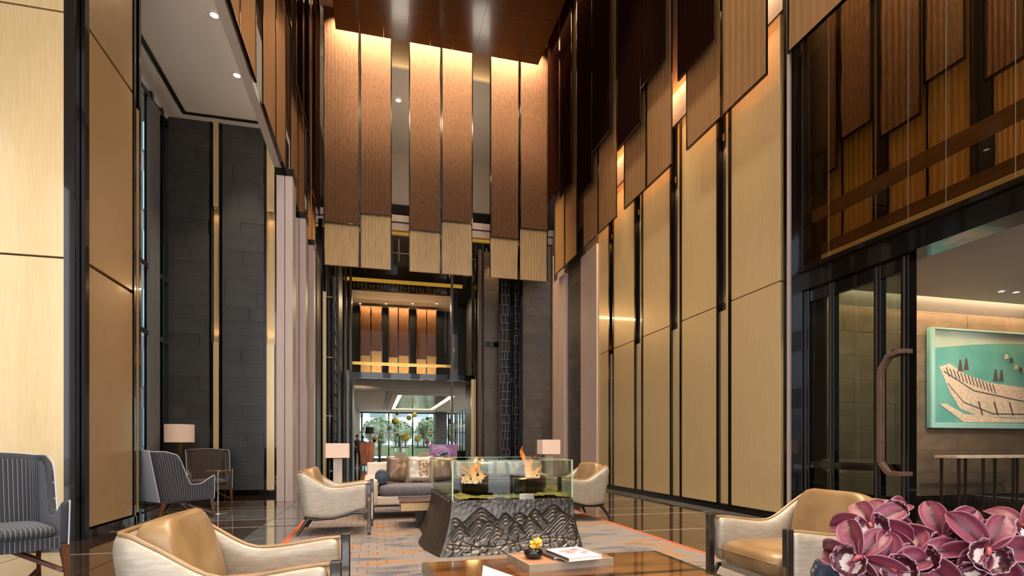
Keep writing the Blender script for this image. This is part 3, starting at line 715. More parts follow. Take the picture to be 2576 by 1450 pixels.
pmat('white_paper', '#e6dfd8', 0.6); pmat('pink_ink', '#c8737c', 0.6, var='#dba4a6', vscale=9); pmat('book_grey', '#4f4742', 0.5)
pmat('yellow_petal', '#d9a93a', 0.5, var='#c98f24', vscale=8)
pmat('black_ceramic', '#1d1c1c', 0.18, 0.35, coat=0.4)
pmat('rug_orange', '#b0512a', 0.9, bump=0.4, bscale=150)

def stripes(name, base, line, alt, pitch=0.03, frac=0.14):
    m = pmat(name, base, 0.75, sheen=0.2, bump=0.1, bscale=300); nt = m.node_tree; N = nt.nodes; L = nt.links; b = N['Principled BSDF']
    at = N.new('ShaderNodeAttribute'); at.attribute_name = 'arc'
    mu = N.new('ShaderNodeMath'); mu.operation = 'DIVIDE'; mu.inputs[1].default_value = pitch; L.new(at.outputs['Fac'], mu.inputs[0])
    fr = N.new('ShaderNodeMath'); fr.operation = 'FRACT'; L.new(mu.outputs[0], fr.inputs[0])
    rp = N.new('ShaderNodeValToRGB'); rp.color_ramp.interpolation = 'CONSTANT'
    e = rp.color_ramp.elements; e[0].position = 0; e[0].color = lin(line); e[1].position = frac; e[1].color = lin(base)
    e2 = e.new(0.55); e2.color = lin(alt)
    L.new(fr.outputs[0], rp.inputs[0]); L.new(rp.outputs[0], b.inputs['Base Color'])
stripes('pinstripe_navy', '#2b2c33', '#85878f', '#212127', frac=0.11); stripes('pinstripe_brown', '#3b2a22', '#6f5846', '#2c1f19', frac=0.11)
pmat('trim_navy', '#2e2f36', 0.75); pmat('trim_brown', '#35271f', 0.75)

def puff(sx, sy, sz, e=0.45, n=28, m=14, sag=0.0, M=None):
    """cushion: superellipsoid with full half sizes sx, sy, sz; small e means boxier"""
    def sp(v, p): return math.copysign(abs(v)**p, v)
    g = G(); vs = []; fs = []
    for j in range(m+1):
        t = -PI/2 + PI*j/m
        for i in range(n):
            a = 2*PI*i/n
            x = sx*sp(math.cos(t), e*0.8)*sp(math.cos(a), e); y = sy*sp(math.cos(t), e*0.8)*sp(math.sin(a), e); z = sz*sp(math.sin(t), 0.8)
            z *= 1 - sag*(abs(x/sx)**3 + abs(y/sy)**3)*0.5
            vs.append((x, y, z))
    for j in range(m):
        for i in range(n): fs.append((j*n+i, j*n+(i+1)%n, (j+1)*n+(i+1)%n, (j+1)*n+i))
    g.add(vs, fs)
    if M: g.xform(M)
    return g
def pillow(w, h, t, M=None, n=14, seed=0):
    """scatter cushion with pinched corners; lies in the xz plane, thickness along y"""
    g = G()
    def side(sgn):
        def fn(u, v):
            x = 2*u-1; z = 2*v-1
            k = max(0.0, (1-x**4)*(1-z**4))**0.55
            pin = 1-0.07*(1-abs(x)**2)*abs(z)**3; pin2 = 1-0.07*(1-abs(z)**2)*abs(x)**3
            wr = 0.012*noise.noise(Vector((x*2.2+seed, z*2.2, sgn*3)))*k
            return (x*w/2*pin2, sgn*(t/2*k+wr), z*h/2*pin)
        return fn
    g.grid(side(1), n, n); g.grid(side(-1), n, n)
    if M: g.xform(M)
    return g
def plan_path(a, yf, yb, r, n_side=14, n_cor=8, n_back=10):
    """U-shaped plan from front left, round the back, to front right; returns points with arc position and 0..1 depth"""
    pts = []
    for i in range(n_side): pts.append((-a, yf+(yb-r-yf)*i/n_side))
    for i in range(n_cor): t = PI - (PI/2)*i/n_cor; pts.append((-a+r+r*math.cos(t), yb-r+r*math.sin(t)))
    for i in range(n_back): pts.append((-a+r+(2*a-2*r)*i/n_back, yb))
    for i in range(n_cor): t = PI/2 - (PI/2)*i/n_cor; pts.append((a-r+r*math.cos(t), yb-r+r*math.sin(t)))
    for i in range(n_side+1): pts.append((a, yb-r-(yb-r-yf)*i/n_side))
    return pts
def shell(name, path, ztop, zbot, th, mat, parent, lean=0.0, flare=0.0, nv=8, sub=1, y0=0.0, only=None, edge=None):
    """upholstered U shell with thickness: outer skin along path, inner skin offset by th"""
    n = len(path); arc = [0.0]
    for i in range(1, n): arc.append(arc[-1]+math.dist(path[i], path[i-1]))
    nor = []
    for i in range(n):
        a = path[max(i-1, 0)]; b = path[min(i+1, n-1)]; d = Vector((b[0]-a[0], b[1]-a[1])).normalized(); nor.append(Vector((-d.y, d.x)))
    idx = range(n) if only is None else range(only[0], only[1])
    vs = []; at = []; fs = []; prof = []
    for k in range(nv+1): prof.append(('o', k/nv))
    for k in range(nv, -1, -1): prof.append(('i', k/nv))
    m = len(prof); cnt = 0
    for i in idx:
        p = path[i]; zt, zb = ztop(p, i/(n-1)), zbot(p, i/(n-1))
        for (s, v) in prof:
            z = zb+(zt-zb)*v; off = 0.0 if s == 'o' else th
            if v > 0.98: off += (0.25*th if s == 'o' else -0.25*th); z -= 0.004
            q = Vector(p) - nor[i]*off
            back = max(0.0, (p[1]-y0))
            hh = max(0.0, z-0.25)
            x = q.x*(1+flare*hh); y = q.y+lean*hh*(back/0.3 if back < 0.3 else 1.0)
            vs.append((x, y, z)); at.append(arc[i])
        if cnt:
            o = (cnt-1)*m
            for j in range(m): fs.append((o+j, o+(j+1)%m, o+m+(j+1)%m, o+m+j))
        cnt += 1
    fs.append(tuple(range(m))); fs.append(tuple((cnt-1)*m+j for j in range(m-1, -1, -1)))
    me = bpy.data.meshes.new(name); me.from_pydata(vs, [], fs); me.update()
    A = me.attributes.new('arc', 'FLOAT', 'POINT'); A.data.foreach_set('value', at)
    for p in me.polygons: p.use_smooth = True
    bm = bmesh.new(); bm.from_mesh(me); bmesh.ops.recalc_face_normals(bm, faces=bm.faces); bm.to_mesh(me); bm.free()
    me.materials.append(MATS[mat]); o = bpy.data.objects.new(name, me); C.objects.link(o); o.parent = parent
    if edge:
        me.materials.append(MATS[edge])
        for q, f in enumerate(fs[:-2]):
            if nv <= q % m <= nv+1: me.polygons[q].material_index = 1
    if sub: md = o.modifiers.new('sub', 'SUBSURF'); md.levels = sub; md.render_levels = sub
    return o
def add_arc(o, axis=0):
    me = o.data; A = me.attributes.new('arc', 'FLOAT', 'POINT'); A.data.foreach_set('value', [v.co[axis] for v in me.vertices])
def smooth(a, b, x): t = min(1, max(0, (x-a)/(b-a))); return t*t*(3-2*t)
T = Matrix.Translation
def RX(a): return Matrix.Rotation(R(a), 4, 'X')
def RY(a): return Matrix.Rotation(R(a), 4, 'Y')
def RZ(a): return Matrix.Rotation(R(a), 4, 'Z')

# ---- leather armchair (local: faces -y)
def make_armchair():
    t = thing('armchair', 'x', 'armchair')
    path = plan_path(0.375, -0.36, 0.38, 0.13)
    def top(p, s):
        y = p[1]; arm = 0.60-0.035*smooth(-0.36, 0.0, y)
        return arm+(0.745-arm)*smooth(0.02, 0.32, y)
    def bot(p, s): return 0.30-0.10*smooth(-0.36, 0.05, p[1])+0.015*smooth(0.1, 0.38, p[1])
    sh = shell('shell', path, top, bot, 0.075, 'leather_pale', t, lean=0.16, y0=-0.05)
    # tan leather capping along the top edge
    rim = []
    nn = len(path)
    for i, p in enumerate(path):
        a = path[max(i-1, 0)]; b = path[min(i+1, nn-1)]; d = Vector((b[0]-a[0], b[1]-a[1])).normalized(); q = Vector(p)+Vector((d.y, -d.x))*0.037
        z = top(p, 0)-0.004; hh = z-0.25; bk = max(0, p[1]+0.05); rim.append((q.x, q.y+0.16*hh*min(1, bk/0.3), z))
    G().tube(rim, 0.011, 8).build('rim', 'leather_tan', sh, smooth=True)
    G().box(-0.32, 0.32, -0.34, 0.30, 0.25, 0.31).build('seat_base', 'leather_pale', t, bevel=0.02)
    sc = puff(0.285, 0.33, 0.085, 0.32, M=T((0, -0.07, 0.375))).build('seat_cushion', 'leather_tan', t, smooth=True)
    G().tube([(-0.27, -0.385, 0.395), (0, -0.4, 0.40), (0.27, -0.385, 0.395)], 0.006, 6).build('piping', 'leather_tan', sc, smooth=True)
    bc = puff(0.285, 0.085, 0.225, 0.36, M=T((0, 0.27, 0.565)) @ RX(-15)).build('back_cushion', 'leather_tan', t, smooth=True)
    for s in (-1, 1):
        g = G().bar((s*0.365, -0.385, 0.0), (s*0.365, -0.385, 0.20), 0.032, 0.036, w2=0.042, h2=0.046).bar((s*0.365, -0.385, 0.20), (s*0.365, -0.385, 0.615), 0.042, 0.046)
        g.build('front_leg', 'ebony', t, bevel=0.006)
        G().tube([(s*0.30, 0.27, 0.235), (s*0.325, 0.36, 0.11), (s*0.345, 0.42, 0.012)], [0.028, 0.022, 0.014], 8).build('back_leg', 'ebony', t, smooth=True)
        pts = [(s*0.365, -0.36, 0.20), (s*0.365, -0.32, 0.262), (s*0.365, -0.2, 0.262), (s*0.365, 0.02, 0.205), (s*0.345, 0.22, 0.195), (s*0.30, 0.34, 0.205)]
        G().tube(pts, 0.017, 8).build('base_rail', 'ebony', t, smooth=True)
    G().tube([(-0.30, 0.34, 0.205), (0, 0.37, 0.205), (0.30, 0.34, 0.205)], 0.017, 8).build('base_rail', 'ebony', t, smooth=True)
    return t
ac = make_armchair(); ac['group'] = 'leather armchairs around the fire pit'
AC = [((-0.54, 2.68, 0.0185), 90, 1.0, 'pale leather armchair with tan cushion, largest, cut off at bottom left'),
      ((-0.46, 7.22, 0.0185), 88, 1.03, 'pale leather armchair left of the fire pit, seen whole from its side'),
      ((2.86, 7.72, 0.0185), -82, 1.05, 'pale leather armchair just right of the fire pit glass'),
      ((2.62, 2.94, 0.0185), -90, 1.0, 'pale leather armchair with tan cushions behind the orchids at lower right')]
for i, (loc, rz, s, lab) in enumerate(AC):
    o = ac if i == 0 else copy_tree(ac)
    o.location = loc; o.rotation_euler = (0, 0, R(rz)); o.scale = (s, s, s); o['label'] = lab

# ---- wing chair (local: faces -y)
def make_wing(stripe):
    t = thing('wing_chair', 'x', 'armchair')
    path = plan_path(0.36, -0.38, 0.34, 0.12, n_side=34)
    def top(p, s):
        y = p[1]; x = abs(p[0])
        arm = 0.625-0.12*smooth(-0.40, -0.14, y)
        h = arm+(0.93-arm)*smooth(-0.05, 0.08, y)
        return h+0.06*smooth(0.02, 0.2, y)+0.025*(1-min(1, x/0.30)**2)*smooth(0.28, 0.34, y)
    def bot(p, s): return 0.25-0.02*smooth(0, 0.36, p[1])
    LN, FLR, Y0 = 0.20, 0.07, -0.14
    sh = shell('shell', path, top, bot, 0.055, stripe, t, lean=LN, flare=FLR, nv=14, y0=Y0, edge='trim_navy' if 'navy' in stripe else 'trim_brown')
    rim = []
    for i, p in enumerate(path):
        z = top(p, 0); hh = z-0.25; bk = max(0, p[1]-Y0); rim.append((p[0]*(1+FLR*hh), p[1]+LN*hh*min(1, bk/0.3), z-0.006))
    G().tube(rim, 0.006, 6).build('piping', 'pale_cloth', sh, smooth=True)
    for sg in (-1, 1): G().tube([(sg*0.36*(1+FLR*0.0), -0.383, 0.26), (sg*0.365, -0.384, 0.45), (sg*0.369, -0.383, 0.615)], 0.006, 6).build('piping', 'pale_cloth', sh, smooth=True)
    def fb(u, v):
        x = (2*u-1)*0.28; z = 0.26+v*0.74; return (x*(1+FLR*(z-0.25)), 0.346+LN*max(0, z-0.25)+0.004, z)
    G().slab(fb, 8, 8, -0.012).build('outer_back', 'pale_cloth', t, smooth=True)
    rl = G().box(-0.315, 0.315, -0.372, 0.29, 0.235, 0.325).build('seat_rail', stripe, t); add_arc(rl)
    sc = puff(0.295, 0.345, 0.05, 0.3, M=T((0, -0.06, 0.372))).build('seat_cushion', stripe, t, smooth=True); add_arc(sc)
    for s in (-1, 1):
        G().bar((s*0.335, -0.355, 0.26), (s*0.35, -0.39, 0.0), 0.055, 0.055, w2=0.03, h2=0.03).build('front_leg', 'walnut', t, bevel=0.005)
        G().bar((s*0.305, 0.31, 0.26), (s*0.325, 0.40, 0.0), 0.05, 0.05, w2=0.03, h2=0.03).build('back_leg', 'walnut', t, bevel=0.005)
        G().bar((s*0.33, -0.37, 0.05), (0.02*s, -0.02, 0.235), 0.028, 0.034).build('brace', 'walnut', t, bevel=0.003)
        G().bar((s*0.315, 0.375, 0.05), (0.02*s, 0.04, 0.235), 0.028, 0.034).build('brace', 'walnut', t, bevel=0.003)
    return t
w1 = make_wing('pinstripe_navy'); GRP = 'pinstriped wing chairs on the left'
w1.location = (-3.05, 5.45, 0); w1.rotation_euler = (0, 0, R(38)); w1.scale = (1.03,)*3; tag(w1, 'dark pinstriped wing chair cut off by the left edge of the photo', None, GRP)
w2 = copy_tree(w1); w2.location = (-3.0, 9.42, 0); w2.rotation_euler = (0, 0, R(135)); w2['label'] = 'grey pinstriped wing chair with pale plain back turned away from camera'
w3 = make_wing('pinstripe_brown'); w3.location = (-3.24, 12.05, 0); w3.rotation_euler = (0, 0, R(20)); w3.scale = (1.03,)*3
tag(w3, 'brown striped wing chair by the stone wall beyond the small table', None, GRP)

# ---- floor lamp and slim table of the left bay
lx, ly = -3.86, 12.35
t = thing('floor_lamp', 'floor lamp with drum shade behind the pale-backed wing chair', 'lamp', (lx, ly, 0))
G().lathe([(0.17, 0), (0.17, 0.02), (0.02, 0.035)], 24).build('base', 'brass', t, smooth=True)
G().box(-0.035, 0.035, -0.035, 0.035, 0.02, 1.16).build('post', 'brass', t, bevel=0.004)
G().lathe([(0.262, 1.17), (0.268, 1.17), (0.268, 1.53), (0.262, 1.53)], 32, caps=False).build('shade', 'shade_cloth', t, smooth=True)
G().lathe([(0.001, 1.18), (0.262, 1.18)], 32, caps=False).build('diffuser', 'white_paper', t)
t = thing('side_table', 'slim pale metal side table between the two far wing chairs', 'table', (-2.50, 9.80, 0))
G().lathe([(0.16, 0), (0.16, 0.012), (0.012, 0.02)], 24).build('base', 'steel', t, smooth=True)
G().lathe([(0.013, 0.012), (0.013, 0.68)], 10).build('stem', 'steel', t, smooth=True)
G().lathe([(0.18, 0.68), (0.19, 0.69), (0.18, 0.70)], 32).build('top', 'veneer', t, smooth=True)

# ---- rug
rg_ = pmat('rug', '#9d8f86', 0.95, bump=0.3, bscale=200); nt = rg_.node_tree; N = nt.nodes; L = nt.links
tc = N.new('ShaderNodeTexCoord'); mp = N.new('ShaderNodeMapping'); mp.inputs['Scale'].default_value = (0.8, 1.9, 1); L.new(tc.outputs['Object'], mp.inputs[0])
n1 = N.new('ShaderNodeTexNoise'); n1.inputs['Scale'].default_value = 1.1; n1.inputs['Detail'].default_value = 4; n1.inputs['Distortion'].default_value = 1.4; L.new(mp.outputs[0], n1.inputs['Vector'])
rp = N.new('ShaderNodeValToRGB'); e = rp.color_ramp.elements; e[0].position = 0.32; e[0].color = lin('#47484f'); e[1].position = 0.42; e[1].color = lin('#6f6a68')
for p_, c_ in ((0.50, '#7d746f'), (0.57, '#7c716a'), (0.615, '#96693c'), (0.66, '#7f6850'), (0.74, '#635a5b')): x = e.new(p_); x.color = lin(c_)
L.new(n1.outputs['Fac'], rp.inputs[0])
n2 = N.new('ShaderNodeTexNoise'); n2.inputs['Scale'].default_value = 1.6; L.new(tc.outputs['Object'], n2.inputs['Vector'])
def mth(op, a, b=None):
    q = N.new('ShaderNodeMath'); q.operation = op
    for i, v in enumerate((a, b)):
        if v is None: continue
        if isinstance(v, (int, float)): q.inputs[i].default_value = v
        else: L.new(v, q.inputs[i])
    return q.outputs[0]
sx = N.new('ShaderNodeSeparateXYZ'); L.new(tc.outputs['Object'], sx.inputs[0])
ms = N.new('ShaderNodeMapRange'); ms.inputs[1].default_value = -0.3; ms.inputs[2].default_value = -1.0; ms.inputs[4].default_value = 0.75; L.new(sx.outputs[0], ms.inputs[0])
gx = mth('DIVIDE', sx.outputs[0], 0.085); ix = mth('FLOOR', gx); gy = mth('ADD', mth('DIVIDE', sx.outputs[1], 0.3), mth('MULTIPLY', ix, 0.37))
dash = mth('MULTIPLY', mth('LESS_THAN', mth('FRACT', gx), 0.14), mth('LESS_THAN', mth('FRACT', gy), 0.55))
gz = mth('DIVIDE', sx.outputs[1], 0.15); dash2 = mth('MULTIPLY', mth('LESS_THAN', mth('FRACT', gz), 0.07), mth('LESS_THAN', mth('FRACT', mth('ADD', mth('DIVIDE', sx.outputs[0], 0.4), mth('MULTIPLY', mth('FLOOR', gz), 0.41))), 0.5))
mm = mth('MULTIPLY', mth('MAXIMUM', dash, dash2), mth('MULTIPLY', ms.outputs[0], mth('GREATER_THAN', n2.outputs['Fac'], 0.44)))
mx = N.new('ShaderNodeMix'); mx.data_type = 'RGBA'; L.new(mm, mx.inputs[0]); L.new(rp.outputs[0], mx.inputs[6]); mx.inputs[7].default_value = lin('#7a3a26')
L.new(mx.outputs[2], N['Principled BSDF'].inputs['Base Color'])
rug = thing('rug', 'large grey and ochre patterned rug with orange border under the seating', 'rug', (1.115, 5.6, 0))
G().box(-2.07, 2.07, -4.27, 4.27, 0.0, 0.018).build('pile', 'rug', rug)
g = G()
for b in ((-2.135, -2.07, -4.335, 4.335), (2.07, 2.135, -4.335, 4.335), (-2.07, 2.07, -4.335, -4.27), (-2.07, 2.07, 4.27, 4.335)): g.box(*b, 0.0, 0.017)
g.build('border', 'rug_orange', rug)

# ---- sofa beyond the fire pit
RUGZ = 0.018
s = thing('sofa', 'long cream sofa with grey seat behind the fire pit', 'sofa', (1.33, 8.62, RUGZ))
G().box(-1.47, 1.47, -0.42, 0.45, 0.2, 0.34).build('base', 'sofa_cream', s, bevel=0.03)
G().slab(lambda u, v: ((2*u-1)*1.47, 0.34+0.10*v, 0.25+0.57*v), 10, 6, -0.13).build('backrest', 'sofa_cream', s, bevel=0.03)
for sg in (-1, 1):
    prof = [(-0.45, 0.2), (0.47, 0.2), (0.5, 0.62), (-0.2, 0.58), (-0.47, 0.60), (-0.49, 0.5)]
    x0_, x1_ = (-1.50, -1.30) if sg < 0 else (1.30, 1.50)
    G().prism(prof, 'x', x0_, x1_).build('arm', 'sofa_cream', s, bevel=0.035, segs=3)
for k in range(3):
    puff(0.43, 0.36, 0.095, 0.22, M=T((-0.866+0.866*k, -0.08, 0.42))).build('seat_cushion', 'grey_cloth', s, smooth=True)
for x in (-1.38, -0.46, 0.46, 1.38):
    for y in (-0.36, 0.4): G().box(x-0.03, x+0.03, y-0.03, y+0.03, 0, 0.2).build('leg', 'ebony', s)
G().box(-1.48, 1.48, -0.43, 0.46, 0.185, 0.2).build('base_trim', 'ebony', s)
def cushion(px, py, y, w_, h_, mat, label, rz=0, tilt=14, extra=None, roll=0, seed=0):
    X = on_Y(px, y); z = z_at(X, y, py)
    z = max(z, 0.535+h_/2*math.cos(R(tilt))-0.012)
    o = pillow(w_, h_, 0.15, seed=seed).build('cushion', mat, smooth=True); tag(o, label, 'cushion', 'cushions along the sofa')
    o.location = (X, y, z); o.rotation_euler = (R(-tilt), R(roll), R(rz))
    if extra:
        e_ = pillow(w_*0.5, h_*0.8, 0.156, seed=seed).build('print_panel', extra, o, smooth=True); e_.location = (w_*0.13, -0.002, 0)
    return o
pmat('satin_print', '#a98a66', 0.4, 0.2, var='#6d4f34', vscale=26, detail=1, lo=0.48, hi=0.52)
cushion(1004, 1200, 8.60, 0.42, 0.42, 'satin_brown', 'dark brown satin cushion at left end of the sofa', rz=12, tilt=18, roll=8, seed=1)
cushion(1055, 1197, 8.55, 0.43, 0.44, 'satin_silver', 'silvery satin cushion with speckled panel, second on the sofa', rz=-6, tilt=16, extra='satin_print', seed=2)
cushion(1118, 1197, 8.62, 0.42, 0.42, 'satin_tan', 'tan satin cushion left of the flames on the sofa', rz=4, tilt=16, seed=3)
cushion(1222, 1198, 8.60, 0.38, 0.36, 'satin_grey', 'grey crumpled satin cushion behind the fire glass', rz=-8, tilt=20, seed=4)
cushion(1300, 1200, 8.62, 0.40, 0.36, 'satin_grey', 'pale grey satin cushion behind the tall flame', rz=10, tilt=22, seed=5)
bo = thing('bolster', 'navy round bolster with dark piping on the sofa arm end', 'cushion', (0.10, 8.43, 0.63))
G().lathe([(0.001, -0.2), (0.085, -0.2), (0.1, -0.185), (0.1, 0.185), (0.085, 0.2), (0.001, 0.2)], 24, caps=False).xform(RX(90)).build('roll', 'navy_cloth', bo, smooth=True)
G().tube([(0.088*math.cos(k*PI/12), -0.2, 0.088*math.sin(k*PI/12)) for k in range(25)], 0.005, 6, caps=False).build('piping', 'navy_cloth', bo, smooth=True)
bo.location = (0.09, 8.43, 0.635)

# ---- table lamps on side tables
def lamp_table(px, y, pyb, pyt, pys, label_l, label_t, w_=0.38, rot=0):
    X = on_Y(px, y); zb = z_at(X, y, pyb); zt_ = z_at(X, y, pyt); zs = z_at(X, y, pys)
    t = thing('side_table', label_t, 'table', (X, y, 0), 0, 'side tables carrying lamps')
    G().box(-0.3, 0.3, -0.3, 0.3, zb-0.03, zb).build('top', 'veneer', t, bevel=0.004)
    for sx_ in (-1, 1):
        for sy_ in (-1, 1): G().box(sx_*0.27-0.02, sx_*0.27+0.02, sy_*0.27-0.02, sy_*0.27+0.02, RUGZ if y < 9.8 and -1.0 < X < 3.2 else 0, zb-0.03).build('leg', 'black_bronze', t)
    G().box(-0.28, 0.28, -0.28, 0.28, 0.15, 0.17).build('shelf', 'black_bronze', t)
    l = thing('table_lamp', label_l, 'lamp', (X, y, zb), 0, 'table lamps by the sofa')
    G().box(-0.085, 0.085, -0.085, 0.085, 0, 0.018).build('foot', 'black_bronze', l)
    G().box(-0.068, 0.068, -0.06, 0.06, 0.018, zs-zb-0.01).build('column', 'marble_cream', l, bevel=0.006)
    h = w_/2; z0, z1 = zs-zb, zt_-zb
    g = G()
    for b in ((-h, h, -h, -h+0.006), (-h, h, h-0.006, h), (-h, -h+0.006, -h+0.006, h-0.006), (h-0.006, h, -h+0.006, h-0.006)): g.box(*b, z0, z1)
    g.build('shade', 'shade_cloth', l)
    G().box(-h+0.006, h-0.006, -h+0.006, h-0.006, z0+0.01, z0+0.014).build('diffuser', 'white_paper', l)
    G().sphere((0, 0, (z0+z1)/2), 0.035).build('bulb', 'lamp_white', l, smooth=True)
    return t
lamp_table(850, 9.2, 1220, 1116, 1152, 'cream stone table lamp with boxy shade left of the sofa', 'dark side table under the left table lamp', 0.35)
lamp_table(1380, 9.6, 1202, 1107, 1143, 'cream stone table lamp with boxy shade right of the flames', 'dark side table under the right table lamp', 0.34)

# ---- low table between sofa and fire pit
t = thing('low_table', 'low lacquered table with brassy drawer front before the sofa', 'table', (0.98, 7.53, RUGZ))
G().box(-0.68, 0.68, -0.34, 0.34, 0.335, 0.36).build('top', 'veneer', t, bevel=0.003)
G().box(-0.66, 0.66, -0.33, 0.33, 0.23, 0.333).build('drawer_box', 'gold_panel_warm', t, bevel=0.003)
for x in (-0.36, 0.36): G().box(x-0.1, x+0.1, -0.27, 0.27, 0, 0.23).build('leg', 'ebony', t, bevel=0.003)
# ================================================================== FIRE PIT
PH = 0.53
fp = thing('fire_pit', 'carved bronze fire pit with mountain relief and glass guard', 'fire pit', (1.365, 6.23, RUGZ), R(1.5))
HW, HD = 0.65, 0.80
FL = {'f': 0.15, 'l': 0.26, 'r': 0.06, 'b': 0.15}
def fl(k, z): return FL[k]*(1-z/PH)**1.8
MOUNT = [(-0.35, 0.46, 1.05), (0.42, 0.47, 1.1), (0.05, 0.40, 1.2), (0.75, 0.46, 1.2), (-0.62, 0.37, 1.4), (-0.10, 0.40, 1.5), (0.22, 0.43, 1.5), (-0.38, 0.35, 1.3), (0.52, 0.39, 1.0),
         (0.16, 0.36, 1.5), (-0.58, 0.30, 1.5), (-0.28, 0.33, 1.2), (0.72, 0.36, 1.4), (0.0, 0.31, 1.7), (-0.2, 0.27, 1.6), (0.6, 0.27, 1.6), (0.74, 0.25, 1.7)]
def relief(x, z):
    h = 0.0
    for i, (c, pk, sl) in enumerate(MOUNT):
        d = abs(x-c); prof = pk-sl*(math.sqrt(d*d+0.0016)-0.04)*(1-0.25*min(1, d/0.4))
        if z < prof:
            t_ = prof-z; k = math.exp(-t_/0.12)
            if t_ < 0.34: h = max(h*0.6, 0.004+0.021*k*(0.5+0.5*math.cos(2*PI*t_/0.038)))
    if z < 0.24:                                        # streets and river below the hills
        v = noise.voronoi(Vector((x*11, z*13, 0.3)))[0]; cell = min(1, (v[1]-v[0])*4)
        k = smooth(0.24, 0.12, z); h = h*(1-0.8*k)+0.012*cell*k
        rv = abs(z-0.10-0.03*math.sin(5*x)); h -= 0.008*smooth(0.014, 0.0, rv)*k
    return h+0.003*noise.noise(Vector((x*25, z*25, 1)))
def ffront(u, v):
    z = PH*v; x0 = -HW-fl('l', z)*0.55; x1 = HW+fl('r', z); x = x0+(x1-x0)*u
    edge = min(1, min(u, 1-u)*25, (1-v)*14)
    return (x, -HD-fl('f', z)-relief(x, z)*edge, z)
G().grid(ffront, 250, 110).build('relief_panel', 'bronze_carved', fp, smooth=True)
def bark(a, z, s): return 0.010*noise.noise(Vector((a*9, z*1.6, s)))+0.006*noise.noise(Vector((a*26, z*3, s)))
def fleft(u, v):
    z = PH*v; y0 = -HD-fl('f', z); y1 = HD+fl('b', z); y = y0+(y1-y0)*u
    bulge = fl('l', z)*(0.55+0.9*math.sin(PI*min(1, u*1.3))*0.5)
    e = min(1, min(u, 1-u)*15, (1-v)*10); return (-HW-bulge-bark(y, z, 2)*e, y, z)
def fright(u, v):
    z = PH*v; y0 = -HD-fl('f', z); y1 = HD+fl('b', z); y = y0+(y1-y0)*u
    e = min(1, min(u, 1-u)*15, (1-v)*10); return (HW+fl('r', z)+bark(y, z, 5)*e, y, z)
def fback(u, v):
    z = PH*v; x0 = -HW-fl('l', z)*0.55; x1 = HW+fl('r', z); return (x0+(x1-x0)*u, HD+fl('b', z), z)
G().grid(fleft, 60, 30).build('bark_side', 'bronze_bark', fp, smooth=True)
G().grid(fright, 60, 30).build('bark_side', 'bronze_bark', fp, smooth=True)
G().grid(fback, 10, 10).build('back_panel', 'bronze_carved', fp, smooth=True)
G().box(-HW, HW, -HD, HD, PH-0.03, PH).build('top_plate', 'bronze_bark', fp, bevel=0.004)
nb = 13
for i in range(nb):
    x = -HW+0.015+(2*HW-0.03)*i/(nb-1)
    G().sphere((x, -HD-0.004, PH-0.016), 0.0085, 10, 6).build('bolt', 'steel', fp, smooth=True)
for i in range(1, 9): G().sphere((-HW-0.004, -HD+1.6*i/9, PH-0.016), 0.0085, 10, 6).build('bolt', 'steel', fp, smooth=True)
GZ0, GZ1 = PH, PH+0.40
for a, b in (((-HW+0.01, -HD+0.01), (HW-0.01, -HD+0.01)), ((HW-0.01, -HD+0.01), (HW-0.01, HD-0.01)), ((HW-0.01, HD-0.01), (-HW+0.01, HD-0.01)), ((-HW+0.01, HD-0.01), (-HW+0.01, -HD+0.01))):
    x0, x1 = sorted((a[0], b[0])); y0, y1 = sorted((a[1], b[1]))
    G().box(x0-0.005, x1+0.005, y0-0.005, y1+0.005, GZ0, GZ1).build('glass_pane', 'clear_glass', fp)
pmat('glass_edge', '#a9c3a0', 0.2, spec=0.6)
for x, y in ((-HW+0.01, -HD+0.01), (HW-0.01, -HD+0.01), (-HW+0.01, HD-0.01), (HW-0.01, HD-0.01)):
    G().box(x-0.007, x+0.007, y-0.007, y+0.007, GZ0, GZ1).build('glass_edge', 'glass_edge', fp)
g = G()
for y in (-HD+0.01, HD-0.01): g.box(-HW, HW, y-0.005, y+0.005, GZ1, GZ1+0.004)
for x in (-HW+0.01, HW-0.01): g.box(x-0.005, x+0.005, -HD, HD, GZ1, GZ1+0.004)
g.build('glass_edge', 'glass_edge', fp)
def fmoss(u, v):
    x = (2*u-1)*(HW-0.03); y = (2*v-1)*(HD-0.03)
    return (x, y, PH+0.012+0.035*max(0, noise.noise(Vector((x*7, y*7, 0)))+0.3)+0.012*noise.noise(Vector((x*30, y*30, 3))))
tag(G().grid(fmoss, 60, 70).build('moss_bed', 'moss', fp, smooth=True), kind='stuff')
G().box(0.05, 0.21, -HD-0.012, -HD-0.004, PH-0.005, PH+0.055).build('plaque', 'steel', fp, bevel=0.002)
# bronze ring bowl on the moss
rb = thing('fire_ring', 'dark bronze ring burner lying on moss inside the glass guard', 'burner', (1.375, 6.12, RUGZ+PH+0.03), R(1.5))
prof = [(0.34, 0.0), (0.50, 0.0), (0.545, 0.05), (0.55, 0.12), (0.535, 0.165), (0.50, 0.175), (0.47, 0.165), (0.455, 0.125), (0.39, 0.125), (0.37, 0.165), (0.34, 0.175), (0.325, 0.16), (0.325, 0.02), (0.34, 0.0)]
G().lathe(prof, 56, caps=False).build('bowl', 'bronze_ring', rb, smooth=True)
G().lathe([(0.395, 0.128), (0.395, 0.136), (0.45, 0.136), (0.45, 0.128)], 56, caps=False).build('burner_trough', 'black_matte', rb)
